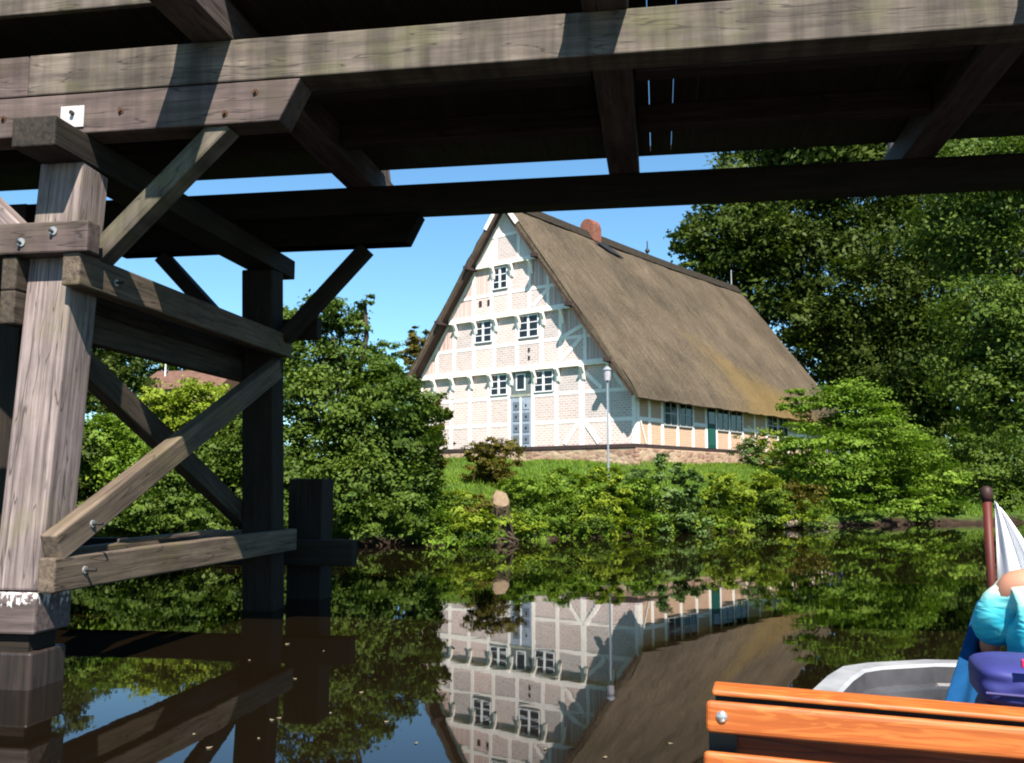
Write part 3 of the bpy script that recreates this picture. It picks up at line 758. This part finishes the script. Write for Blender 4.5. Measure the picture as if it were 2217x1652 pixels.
woody('hedge_bush', 500, 22.4, [(480, 1000, 60), (540, 990, 70), (500, 1080, 70), (560, 1090, 70), (590, 1020, 60), (520, 930, 45)], 26000, .11, LM,
      'deep green hedge bush behind the dark rear post', 'bush', 34, HG, part='foliage', stem='stem', r0=.06)
woody('hedge_bush', 120, 20.8, [(60, 900, 90), (120, 1000, 80), (30, 1040, 90), (130, 1100, 70), (-60, 960, 100), (200, 1130, 60)], 26000, .13, LD,
      'dark hedge bush left of and behind the pale trestle post', 'bush', 35, HG, part='foliage', stem='stem', r0=.06)
woody('broadleaf_tree', 250, 48, [(230, 760, 50), (290, 790, 50), (190, 800, 60), (130, 760, 90), (60, 740, 90), (250, 850, 70), (-30, 800, 110), (170, 690, 60)], 30000, .24, LD,
      'dark tree beyond the hedge, left of the tiled roof', 'tree', 36, None, r0=.25)
woody('broadleaf_tree', 400, 72, [(360, 770, 34), (400, 790, 40), (330, 790, 36), (430, 810, 34)], 6000, .3, LM,
      'distant round tree directly behind the tiled roof', 'tree', 37, None, r0=.2)
woody('broadleaf_tree', 530, 66, [(500, 800, 45), (560, 790, 55), (610, 780, 50), (600, 700, 45), (640, 820, 60), (480, 830, 36)], 7000, .3, LM,
      'distant tree behind the dark rear post of the trestle', 'tree', 38, None, r0=.2)
# plants on the far bank
PB_ = 'clumps of waterside plants below the house'
def clump(px, top, bot, hw, dep, mat, size, n, label, seed, name='bank_plant', group=PB_, up=.6):
    k = (bot - top); bl = []
    rn = random.Random(seed)
    for i in range(max(3, int(hw * 2 / 22))):
        x = px - hw + 2 * hw * (i + .5) / max(3, int(hw * 2 / 22)); h_ = (k + 5) * rn.uniform(.8, 1.05) * (1 - .3 * (abs(x - px) / hw) ** 2)
        for j in range(3): bl.append((x + rn.uniform(-8, 8), bot - h_ * (.14 + .38 * j), 27 * rn.uniform(.75, 1.15)))
    return woody(name, px, dep, bl, int(n * 2.2), size, mat, label, 'plant', seed, group, part='foliage', stem='stem', r0=.03, up=up, jit=.6)
clump(1060, 948, 1052, 48, 27.6, LO, .085, 5000, 'round olive brown bush in front of the gable, left of the blue door', 41, 'round_bush', None)
clump(985, 1062, 1160, 40, 24.6, LY, .08, 3500, 'yellow green clump between the bushy tree and the stump', 42)
clump(1035, 1085, 1172, 28, 24.4, LO, .075, 2500, 'low brownish clump just left of the stump foot', 43)
clump(1130, 1030, 1120, 45, 25.9, LB_, .09, 3800, 'green clump above and right of the stump', 44)
clump(1215, 1025, 1150, 55, 27.2, LB_, .1, 5000, 'mid green clump hanging over the dark hollow beside the stump', 45)
clump(1300, 1022, 1140, 48, 28.0, LY, .1, 4500, 'bright yellow green clump straight below the lamp post', 46)
clump(1375, 1045, 1148, 35, 28.5, LB_, .09, 3500, 'fresh green clump below the gable corner', 47)
clump(1445, 990, 1148, 68, 29.2, LU, .115, 6500, 'tall nettle like clump in front of the double side window', 48)
clump(1560, 1035, 1138, 48, 30.5, LY, .1, 4500, 'yellow green clump below the green side door', 49)
clump(1640, 1025, 1135, 45, 31.5, LY, .1, 4500, 'taller yellow green clump left of the broad shrub', 50)
clump(1665, 1070, 1138, 34, 31.3, LM, .1, 2600, 'small dark green clump at the waterline left of the broad shrub', 51)
clump(1735, 1045, 1138, 36, 32.6, LO, .1, 3000, 'ragged olive clump at the foot of the broad shrub', 52)
clump(1625, 955, 1010, 26, 40, LU, .11, 1500, 'small climbing plant against the plinth near the side windows', 53, 'wall_plant', None)
clump(1680, 940, 1010, 30, 40.5, LY, .12, 1500, 'pale green climber at the side wall beside the broad shrub', 54, 'wall_plant', None)

# grass and low herbs on the bank (uncountable)
rg = np.random.default_rng(5)
def carpet(name, n, xr, s0, s1, size, mat, seed, hgt):
    rg = np.random.default_rng(seed); P = []
    while len(P) < n:
        x = rg.uniform(*xr); s = s0 + (s1 - s0) * rg.uniform() ** 1.2; y = shore(x) + s
        P.append((x, y, ground_z(x, y) + rg.uniform(0, hgt)))
    P = np.array(P); N = len(P)
    q = rg.uniform(0, 6.28, N); tl = rg.normal(size=(N, 2)) * .35
    upv = np.stack([tl[:, 0], tl[:, 1], np.ones(N)], 1); upv /= np.linalg.norm(upv, axis=1)[:, None]
    sd = np.stack([np.cos(q), np.sin(q), np.zeros(N)], 1); L = size * rg.uniform(.5, 1.4, N)[:, None]
    V = np.empty((N, 4, 3)); V[:, 0] = P - sd * L * .1; V[:, 1] = P + sd * L * .1; V[:, 2] = P + upv * L + sd * L * .2; V[:, 3] = P + upv * L * .95 + sd * L * .1
    me = bpy.data.meshes.new(name); me.vertices.add(N * 4); me.vertices.foreach_set('co', V.astype(np.float32).ravel())
    me.loops.add(N * 4); me.loops.foreach_set('vertex_index', np.arange(N * 4, dtype=np.int32))
    me.polygons.add(N); me.polygons.foreach_set('loop_start', np.arange(0, N * 4, 4, dtype=np.int32))
    me.update(calc_edges=True); me.materials.append(mat)
    o = bpy.data.objects.new(name, me); COL.objects.link(o); return tag(o, kind='stuff')
tag(carpet('grass', 90000, (-20, 26), .5, 9.5, .12, LB_, 3, .03), 'short bright grass on the slope below the farmhouse', 'grass')
ub = []; rn = random.Random(77)
for i in range(250):
    x = rn.uniform(-2.1, 10.8) if i % 10 else rn.uniform(20, 30); sg = rn.uniform(-.15, 1.5); y = shore(x) + sg; r = rn.uniform(.3, .6)
    ub.append(((x, y, max(.1, ground_z(x, y)) + r * .45), (r * 1.2, r, r * .9)))
for j, (mm, k) in enumerate(((LM, 0), (LB_, 1), (LY, 2))):
    tag(leaves('undergrowth', ub[k::3], 26000, .1, mm, None, 60 + j, up=.7, out=.4), ['rank dark green undergrowth along the waterline', 'fresh green undergrowth between the waterside clumps', 'yellow green weeds scattered along the waterline'][j], 'undergrowth', kind='stuff')

# stump with cut face, tangled roots, log on the mud
sp0 = at(1085, 1172, 24.0)
st = empty('tree_stump', (sp0[0], sp0[1], 0)); tag(st, 'old brown stump with pale cut top standing at the waterline', 'stump')
M['stump'] = wood('rotten stump bark', (.02, .013, .009), (.09, .06, .042), (.05, .045, .015), .4, streak=9, bump=1)
M['cut'] = plain('pale cut wood', (.19, .135, .085), .8, .2, .35, 9)
def rough_tube(rows, seed, n=18, amp=.12):
    rn = random.Random(seed); m = MB(); vs = []; ph = [rn.uniform(-amp, amp) for _ in range(n)]
    for (x, y, z, r, tx) in rows:
        for j in range(n):
            q = 2 * math.pi * j / n; rr = r * (1 + ph[j] + rn.uniform(-amp, amp) * .4)
            vs.append((x + rr * math.cos(q), y + rr * math.sin(q), z + tx * rr * math.sin(q) + rn.uniform(-.01, .01)))
    k = len(rows)
    fs = [(i * n + j, i * n + (j + 1) % n, (i + 1) * n + (j + 1) % n, (i + 1) * n + j) for i in range(k - 1) for j in range(n)]
    fs.append(tuple(range((k - 1) * n, k * n)))
    m.add(vs, fs, [(v[2] * 2, v[0], v[1]) for v in vs]); return m
rough_tube([(0, .1, -.4, .42, 0), (.02, .09, .1, .33, 0), (.03, .1, .4, .25, .1), (0, .08, .7, .22, .2), (-.02, .06, 1.0, .235, .5)], 3).build('bole', M['stump'], st)
rough_tube([(-.02, .055, 1.0, .215, .5), (-.02, .05, 1.1, .225, .8), (-.02, .06, 1.17, .19, .9), (-.02, .07, 1.2, .1, .9)], 4, amp=.16).build('cut_top', M['cut'], st)
rn = random.Random(9); m = MB()
for i in range(13):
    q = rn.uniform(-3.0, .3); r = rn.uniform(.35, .8); z = rn.uniform(.1, .4)
    m.tube([(0.1 * math.cos(q), .1 * math.sin(q), z), (r * .5 * math.cos(q), r * .5 * math.sin(q), z * .8), (r * math.cos(q + .2), r * .7 * math.sin(q), rn.uniform(-.1, .15))], [.05, .035, .018], 6)
m.build('root', M['stump'], st, smooth=True)
dh = at(1180, 1160, 25.0)
lg = MB(); p0 = at(1690, 1138, 31.2); p1 = at(1790, 1136, 32.4)
lg.tube([p0, (p0 + p1) / 2 + np.array([0, .1, .12]), p1], [.1, .12, .07], 9)
tag(lg.build('driftwood_log', plain('bleached driftwood', (.2, .15, .12), .85, .1, .4, 6, .5), smooth=True), 'pinkish grey driftwood log on the mud left of the broad shrub', 'log')

# leaf flecks drifting on the water
def fleck(x, y, r):
    p = at(x, y, 1); d = ray(x, y); k = -EYE[2] / d[2]; p = EYE + d * k
    m = MB(); vs = [(r * math.cos(a) * (1 + .4 * math.cos(a)), r * .6 * math.sin(a), .004 + .003 * math.cos(2 * a)) for a in np.linspace(0, 2 * math.pi, 9)[:-1]]
    m.prism(vs, (0, 0, .003)); return m, p
M['fleck'] = plain('dry petal', (.16, .13, .08), .8)
fl0 = None
for i, (x, y) in enumerate([(835, 1563), (900, 1610), (590, 1560), (605, 1555), (540, 1430), (620, 1395), (700, 1410), (960, 1480), (1310, 1640), (420, 1590), (450, 1620), (715, 1545), (640, 1470), (1180, 1622), (1450, 1610), (780, 1500), (560, 1600)]):
    m, p = fleck(x, y, .02)
    if fl0 is None: o = fl0 = m.build('floating_leaf', M['fleck'])
    else: o = fl0.copy(); COL.objects.link(o)
    o.location = p; o.rotation_euler = (0, 0, i * 1.3); o.scale = [random.uniform(.6, 1.2)] * 3
    tag(o, 'tiny pale leaf fleck floating on the dark water', 'leaf', 'leaf flecks on the river')

# ---------------------------------------------------------------- the boat we sit in   (local x = across to the right, y = forward)
YAW = R(18)
bo = empty('tour_boat', (0, 0, 0), -YAW)
tag(bo, 'grey white passenger boat with orange slatted bench and red flagstaff', 'boat')
def loc(p):
    c_, s_ = math.cos(YAW), math.sin(YAW); return Vector((p[0] * c_ - p[1] * s_, p[0] * s_ + p[1] * c_, p[2]))
def bl_(x, y, depth): return loc(at(x, y, depth))
M['hull'] = plain('grey white boat paint', (.27, .275, .29), .38, .45, .35, 5)
M['hullin'] = plain('scuffed grey boat inside', (.062, .06, .066), .25, .6, .6, 3)
CX_ = .98
half = [(-1.2, -.36), (2.6, -.36), (4.2, -.18), (4.75, -.07), (5.18, .03), (5.42, .11), (5.55, .24), (5.72, .55), (5.8, CX_)]
outl = [(c_, b) for b, c_ in half] + [(2 * CX_ - c_, b) for b, c_ in half[-2::-1]]
def ring(off, z):
    r = []
    n = len(outl)
    for i, (c_, b) in enumerate(outl):
        a = Vector(outl[max(i - 1, 0)]); d = Vector(outl[min(i + 1, n - 1)]); tn = (d - a).normalized(); nr = Vector((-tn.y, tn.x))
        r.append((c_ - nr.x * off, b - nr.y * off, z + .03 * max(0, (b - 4.6))))
    return r
rings = [ring(.22, -.25), ring(.08, .1), ring(.015, .36), ring(0, .47), ring(.005, .5), ring(.115, .5), ring(.13, .485)]
m = MB(); n = len(outl)
for a in range(len(rings)): m.add(rings[a], [], rings[a])
for a in range(len(rings) - 1):
    for i in range(n - 1): m.f.append((a * n + i, a * n + i + 1, (a + 1) * n + i + 1, (a + 1) * n + i))
m.f.append(tuple(i for i in range(n - 1, -1, -1)))
hull = m.build('hull', M['hull'], bo, smooth=False)
m = MB(); m.add(ring(.185, .185), [tuple(range(n))], ring(.185, .185)); m.v[:] = [(x, y, .185) for x, y, z in m.v]
m.build('deck', M['hullin'], bo)
# inner lining of the bow
lr = [ring(.13, .485), ring(.136, .40), ring(.165, .39), ring(.168, .375), ring(.186, .19)]
m = MB()
for a in lr: m.add(a, [], a)
for a in range(4):
    for i in range(n - 1): m.f.append((a * n + i, a * n + i + 1, (a + 1) * n + i + 1, (a + 1) * n + i))
m.build('lining', M['hullin'], bo)
pc_ = bl_(1990, 1500, 4.9)
m = MB(); m.box(pc_.x - .05, pc_.x + .05, pc_.y - .05, pc_.y + .05, .186, .3); m.tube([(pc_.x - .11, pc_.y, .33), (pc_.x, pc_.y, .35), (pc_.x + .11, pc_.y, .33)], [.03, .045, .03], 8)
m.build('cleat', plain('white cleat', (.75, .75, .75), .4, .4), bo, .01)
# flagstaff
pf = bl_(2145, 1250, 5.3)
M['staff'] = plain('dark red varnish', (.075, .012, .008), .55, .3, .3, 6)
fs = MB().tube([(pf.x, pf.y, .3), (pf.x, pf.y, 1.41)], .024, 12).build('flagstaff', M['staff'], bo, smooth=True)
MB().tube([(pf.x, pf.y, 1.40), (pf.x, pf.y, 1.425), (pf.x, pf.y, 1.445), (pf.x, pf.y, 1.475), (pf.x, pf.y, 1.49)], [.024, .034, .036, .03, .012], 12).build('finial', plain('dark brown finial', (.03, .011, .008), .6, .3), fs, smooth=True)
# bench: slatted back
t = NT('orange varnished pine')
a = t.noise(t.grain((1.1, 9, 9)), 1.5, 4, .55, .8)
wv = t.math('SINE', t.math('MULTIPLY', a, 46.0))
b = t.noise(t.grain((3, 80, 80)), 1, 3, .6)
c = t.mix(t.ramp(wv, [(.0, (0, 0, 0)), (1, (1, 1, 1))]), (.32, .078, .013), (.42, .122, .024))
c = t.mix(1.0, c, t.ramp(b, [(.3, (.8, .78, .75)), (.7, (1.05, 1.05, 1.05))]), 'MULTIPLY')
M['orange'] = t.fin(c, .5, .35, Coat_Weight=.15, Coat_Roughness=.3)
M['redpanel'] = wood('red brown varnished panel', (.22, .042, .01), (.34, .075, .018), None, spec=.4, rough=.35)
def bar(x0, y0, x1, y1, h0, h1, d0, d1, dep, name, mat, par, ext=1.45, bev=.012, tilt=0):
    """board whose left end spans (x0, y0..y0+h0) and which runs right through (x1, y1)"""
    a0 = bl_(x0, y0, d0); a1 = bl_(x0, y0 + h0, d0); b0 = bl_(x1, y1, d1); b1 = bl_(x1, y1 + h1, d1)
    b0 = a0 + (b0 - a0) * ext; b1 = a1 + (b1 - a1) * ext
    fw = Vector((0, 1, 0)) * dep + Vector((0, 0, tilt))
    vs = [a1, b1, b0, a0, a1 + fw, b1 + fw, b0 + fw, a0 + fw]; ln = (b0 - a0).length; hh = (a0 - a1).length; k = random.random() * 9
    gs = [(k, 0, k), (ln + k, 0, k), (ln + k, hh, k), (k, hh, k), (k, 0, dep + k), (ln + k, 0, dep + k), (ln + k, hh, dep + k), (k, hh, dep + k)]
    m = MB(); m.add(vs, [(0, 1, 2, 3), (5, 4, 7, 6), (3, 2, 6, 7), (1, 0, 4, 5), (0, 3, 7, 4), (2, 1, 5, 6)], gs)
    return m.build(name, mat, par, bev, seg=3)
bar(1548, 1497, 2216, 1557, 60, 60, 2.70, 2.55, .02, 'dark_gap_backing', M['iron'], bo, bev=.003)  # dark backing added so the gap under the rail stays dark
bn = bar(1526, 1517, 2216, 1577, 70, 71, 2.60, 2.45, .028, 'bench_slat', M['orange'], bo, bev=.014)
bar(1521, 1627, 2216, 1695, 74, 75, 2.57, 2.42, .028, 'bench_slat', M['orange'], bo, bev=.014)
bar(1518, 1745, 2216, 1815, 78, 78, 2.54, 2.4, .028, 'bench_slat', M['orange'], bo, bev=.014)
bar(1540, 1494, 2216, 1553, 13, 13, 2.66, 2.51, .075, 'bench_rail', M['orange'], bo, bev=.012, tilt=.012)
for x in (1534, 2260):
    bar(x, 1530 + (x - 1534) * .09, x + 60, 1535 + (x - 1534) * .09, 480, 480, 2.66 if x < 2000 else 2.5, 2.65 if x < 2000 else 2.49, .04, 'bench_upright', M['iron'], bo, ext=1.0, bev=.003)
bar(1592, 1570, 2216, 1640, 220, 220, 2.78, 2.63, .02, 'bench_panel', M['redpanel'], bo)
pb_ = bl_(1562, 1551, 2.595)
MB().ball((pb_.x, pb_.y - .004, pb_.z), .0165, 14, 8, (1, .6, 1)).build('bolt', plain('bright steel cap', (.6, .58, .55), .25, .5, .1, 9, metal=.8), bn, smooth=True)
# forward bench seat under the passenger
MB().box(.3, 1.75, 3.45, 4.45, .40, .45).build('seat', M['orange'], bo, .01)
for x in (.45, 1.0, 1.6): MB().box(x - .04, x + .04, 3.55, 4.35, .186, .399).build('seat_support', M['iron'], bo)

# flag hanging at the staff
def cloth(name, rows, mat, label, cat, thick=.006, sub=2):
    """rows: lists of points top to bottom"""
    nr, nc = len(rows), len(rows[0]); m = MB()
    m.add([p for r in rows for p in r], [(i * nc + j, i * nc + j + 1, (i + 1) * nc + j + 1, (i + 1) * nc + j) for i in range(nr - 1) for j in range(nc - 1)], [(j / nc, i / nr, 0) for i in range(nr) for j in range(nc)])
    o = m.build(name, mat, None, smooth=True)
    o.rotation_euler = (0, 0, -YAW)
    s = o.modifiers.new('thick', 'SOLIDIFY'); s.thickness = thick
    q = o.modifiers.new('sub', 'SUBSURF'); q.levels = sub; q.render_levels = sub
    return tag(o, label, cat)
rows = []
for i in range(9):
    k = i / 8; z = 1.415 - k * .5
    wdt = .03 + .27 * k ** .9
    rows.append([(pf.x + .035 + wdt * j / 8, pf.y - .01 + (.045 * k + .012) * math.sin(j * 1.75 + k * 1.2) , z - .05 * (j / 8) * (1 - k) - .02 * k * math.sin(j)) for j in range(9)])
cloth('flag', rows, plain('white flag cloth', (.72, .72, .74), .8, .1, .08, 8), 'white flag hanging limp from the red staff', 'flag')

# passenger, seen from behind at the edge of the picture, seated facing the bow
def skinned(name, verts, edges, radii, mat, parent, levels=2):
    me = bpy.data.meshes.new(name); me.from_pydata([tuple(v) for v in verts], edges, []); me.materials.append(mat)
    o = bpy.data.objects.new(name, me); COL.objects.link(o)
    if parent: o.parent = parent
    s = o.modifiers.new('skin', 'SKIN'); s.use_smooth_shade = True
    for i, r in enumerate(radii):
        me.skin_vertices[0].data[i].radius = (r, r) if not isinstance(r, tuple) else r
    me.skin_vertices[0].data[0].use_root = True
    q = o.modifiers.new('sub', 'SUBSURF'); q.levels = levels; q.render_levels = levels
    return o
t = NT('sunlit skin'); M['skin'] = t.fin((.4, .19, .12), .5, .35, Subsurface_Weight=.1)
pe = empty('person', (0, 0, 0), -YAW)
tag(pe, 'passenger in cyan and white tie dye top seen from behind in the boat', 'person')
px0, py0 = .90, 4.18
def P(x, y, z): return (px0 + x, py0 + y, z - .005)
V_ = [P(0, 0, .56), P(0, -.03, .75), P(0, -.02, .95), P(0, .01, 1.1), P(.06, .03, 1.19), P(.12, .04, 1.27),          # pelvis .. neck
      P(-.18, -.035, 1.115), P(-.24, .1, .86), P(-.2, .32, .74),                                                         # left arm
      P(.2, 0, 1.10), P(.24, .1, .86), P(.2, .32, .74),
      P(-.1, .08, .55), P(-.12, .45, .55), P(-.12, .5, .24), P(-.12, .62, .22),                                    # left leg
      P(.1, .08, .55), P(.12, .45, .55), P(.12, .5, .24), P(.12, .62, .22), P(.19, .07, 1.36), P(.21, .065, 1.45)]
E_ = [(0, 1), (1, 2), (2, 3), (3, 4), (4, 5), (3, 6), (6, 7), (7, 8), (3, 9), (9, 10), (10, 11), (0, 12), (12, 13), (13, 14), (14, 15), (0, 16), (16, 17), (17, 18), (18, 19), (5, 20), (20, 21)]
R_ = [(.15, .11), (.125, .095), (.145, .1), (.12, .09), .06, .055, .062, .045, .034, .062, .045, .034, .085, .065, .05, .035, .085, .065, .05, .035, .092, .075]
body = skinned('body', V_, E_, R_, M['skin'], pe)
def hand(side):
    s = side; b = Vector(P(s * .2, .32, .74)); vs = [b]; es = []; rr = [.032]
    vs.append(b + Vector((-s * .04, .07, -.02))); es.append((0, 1)); rr.append(.03)
    for k in range(4):
        o_ = (k - 1.5) * .019; ln = (.07, .08, .075, .06)[k]
        q = b + Vector((-s * .05 + o_, .1, -.03)); i = len(vs)
        vs += [q, q + Vector((-s * .01, ln * .5, -.015)), q + Vector((-s * .02, ln * .8, -.045))]; es += [(1, i), (i, i + 1), (i + 1, i + 2)]; rr += [.0105, .0095, .008]
    i = len(vs); q = b + Vector((-s * .075, .04, -.015)); vs += [q, q + Vector((-s * .03, .035, -.01))]; es += [(0, i), (i, i + 1)]; rr += [.012, .01]
    return skinned('hand', vs, es, rr, M['skin'], pe, 1)
hand(-1); hand(1)
# face and hair (outside the frame, for views from elsewhere)
hd = Vector(P(.20, .07, 1.38))
m = MB(); m.ball(hd + Vector((0, -.015, .035)), .112, 20, 14, (.95, 1.06, 1.02)); hr = m.build('hair', plain('brown hair', (.05, .028, .015), .6, .3, .4, 30), pe, smooth=True)
m = MB(); m.ball(hd + Vector((0, .105, -.03)), .022, 10, 8, (.7, 1, 1.4)); m.build('nose', M['skin'], pe, smooth=True)
for s in (-1, 1):
    MB().ball(hd + Vector((s * .036, .088, .005)), .014, 10, 8).build('eye', plain('eye white', (.6, .6, .6), .2), pe, smooth=True)
    MB().ball(hd + Vector((s * .098, .0, -.02)), .028, 10, 8, (.35, .7, 1.1)).build('ear', M['skin'], pe, smooth=True)
MB().ball(hd + Vector((0, .092, -.075)), .025, 10, 6, (1.1, .4, .3)).build('mouth', plain('lip', (.3, .1, .08), .4), pe, smooth=True)
t = NT('tie dye cotton')
ob = t.obj(); sp = t.n('SeparateXYZ', Vector=ob)
n = t.noise(t.obj((3, 3, 9)), 1.2, 4, .6)
f = t.math('ADD', t.math('MULTIPLY', t.math('SUBTRACT', sp.outputs[2], .82), 2.7), t.math('MULTIPLY', t.math('SUBTRACT', n, .5), 1.1))
c = t.ramp(f, [(.05, (.015, .26, .42)), (.3, (.03, .40, .52)), (.52, (.12, .52, .55)), (.74, (.36, .62, .54)), (.95, (.62, .62, .45))])
t.bump(t.noise(t.obj((5, 5, 14)), 1.0, 2, .45, .9), .7, .03); M['tie'] = t.fin(c, .85, .1)
V2 = [P(0, -.01, .68), P(0, -.03, .78), P(0, -.03, .95), P(0, -.01, 1.08), P(-.15, 0, 1.085), P(-.225, .03, 1.0), P(-.25, .09, .86),
      P(.15, 0, 1.085), P(.225, .03, 1.0), P(.25, .09, .86)]
skinned('shirt', V2, [(0, 1), (1, 2), (2, 3), (3, 4), (4, 5), (5, 6), (3, 7), (7, 8), (8, 9)], [(.23, .15), (.215, .15), (.22, .15), (.18, .12), .088, .092, .09, .088, .092, .09], M['tie'], pe)
sh_ = bpy.data.objects['shirt']; dx = sh_.modifiers.new('fold', 'DISPLACE'); tx = bpy.data.textures.new('fold', 'CLOUDS'); tx.noise_scale = .12; tx.noise_depth = 2; dx.texture = tx; dx.strength = .04; dx.mid_level = .5; sh_.modifiers['sub'].levels = 3; sh_.modifiers['sub'].render_levels = 3
skinned('trousers', [P(0, .0, .56), P(-.1, .08, .55), P(-.12, .45, .55), P(-.12, .5, .26), P(.1, .08, .55), P(.12, .45, .55), P(.12, .5, .26)], [(0, 1), (1, 2), (2, 3), (0, 4), (4, 5), (5, 6)], [.16, .105, .085, .07, .105, .085, .07], plain('dark trousers', (.03, .03, .04), .8), pe)
# dark blue towel hanging beside the passenger
rows = []
for i in range(10):
    k = i / 9
    L_ = bl_(2116 - 76 * k, 1300 + 240 * k, 4.02 - .25 * k); R__ = bl_(2165 - 30 * k, 1300 + 244 * k, 4.05 - .15 * k)
    rows.append([tuple(L_.lerp(R__, j / 6) + Vector((0, (.02 + .02 * k) * math.sin(j * 2.1 + 1), 0))) for j in range(7)])
for i in range(4):
    k = 1 + (i + 1) * .2; a, b = rows[9][0], rows[9][6]
    rows.append([(rows[9][j][0] - .01 * i, rows[9][j][1] + .03 * i, max(.46, rows[9][j][2] - .06 * (i + 1))) for j in range(7)])
cloth('towel', rows, plain('deep blue towel', (.007, .05, .135), .9, .05, .25, 14, .4), 'deep blue towel hanging beside the passenger in tie dye', 'towel', .012)
# blue violet bag behind the bench
bg_ = empty('bag', (0, 0, 0), -YAW); tag(bg_, 'blue violet bag with a folded flap and red tag behind the orange bench', 'bag')
q0 = bl_(2126, 1480, 3.25)
M['bag'] = plain('blue violet nylon', (.026, .023, .11), .6, .25, .25, 9, .3)
M['bag2'] = plain('lighter blue violet nylon', (.03, .033, .155), .6, .3, .2, 7, .3)
def pillow(x0, x1, y0, y1, z0, z1, name, mat, par, puff=.018):
    m = MB(); N = 10; vs = []; fs = []
    bm = bmesh.new(); bmesh.ops.create_cube(bm, size=1)
    bmesh.ops.subdivide_edges(bm, edges=bm.edges[:], cuts=7, use_grid_fill=True)
    for v in bm.verts:
        c_ = Vector((v.co.x * 2, v.co.y * 2, v.co.z * 2)); e = sum(abs(x) > .99 for x in c_)
        a = [max(0, 1 - x * x) for x in c_]
        pf_ = Vector([math.copysign(1, c_[i]) * puff * (a[(i + 1) % 3] * a[(i + 2) % 3]) ** .5 if abs(c_[i]) > .99 else 0 for i in range(3)])
        sh = 1 - .05 * max(0, e - 1)
        w_ = .006 * math.sin(c_.x * 7 + c_.z * 5) + .005 * math.sin(c_.x * 3 - c_.z * 9)
        v.co = Vector(((x0 + x1) / 2 + c_.x * sh * (x1 - x0) / 2, (y0 + y1) / 2 + c_.y * sh * (y1 - y0) / 2 + w_, (z0 + z1) / 2 + c_.z * sh * (z1 - z0) / 2)) + pf_
    me = bpy.data.meshes.new(name); bm.to_mesh(me); bm.free(); me.materials.append(mat)
    me.polygons.foreach_set('use_smooth', [True] * len(me.polygons))
    o = bpy.data.objects.new(name, me); COL.objects.link(o); o.parent = par
    q = o.modifiers.new('sub', 'SUBSURF'); q.levels = 1; q.render_levels = 1
    return o
zb = .46
pillow(q0.x + .01, q0.x + .40, q0.y, q0.y + .26, zb, .765, 'bag_body', M['bag'], bg_)
pillow(q0.x - .0, q0.x + .42, q0.y - .05, q0.y + .3, .76, .885, 'flap', M['bag2'], bg_, .014)
m = MB(); m.tube([(q0.x + .0, q0.y - .066, .805), (q0.x + .21, q0.y - .072, .80), (q0.x + .42, q0.y - .066, .805)], .006, 6); m.build('piping', M['bag'], bg_)
MB().box(q0.x + .30, q0.x + .335, q0.y - .09, q0.y - .068, .56, .86).build('strap', plain('dark strap', (.012, .012, .03), .7), bg_, .004)
q1 = bl_(2222, 1432, 3.16)
MB().box(q1.x - .025, q1.x + .06, q1.y - .05, q1.y - .035, q1.z - .014, q1.z + .014).build('tag', plain('red tag', (.45, .02, .09), .5), bg_, .004)
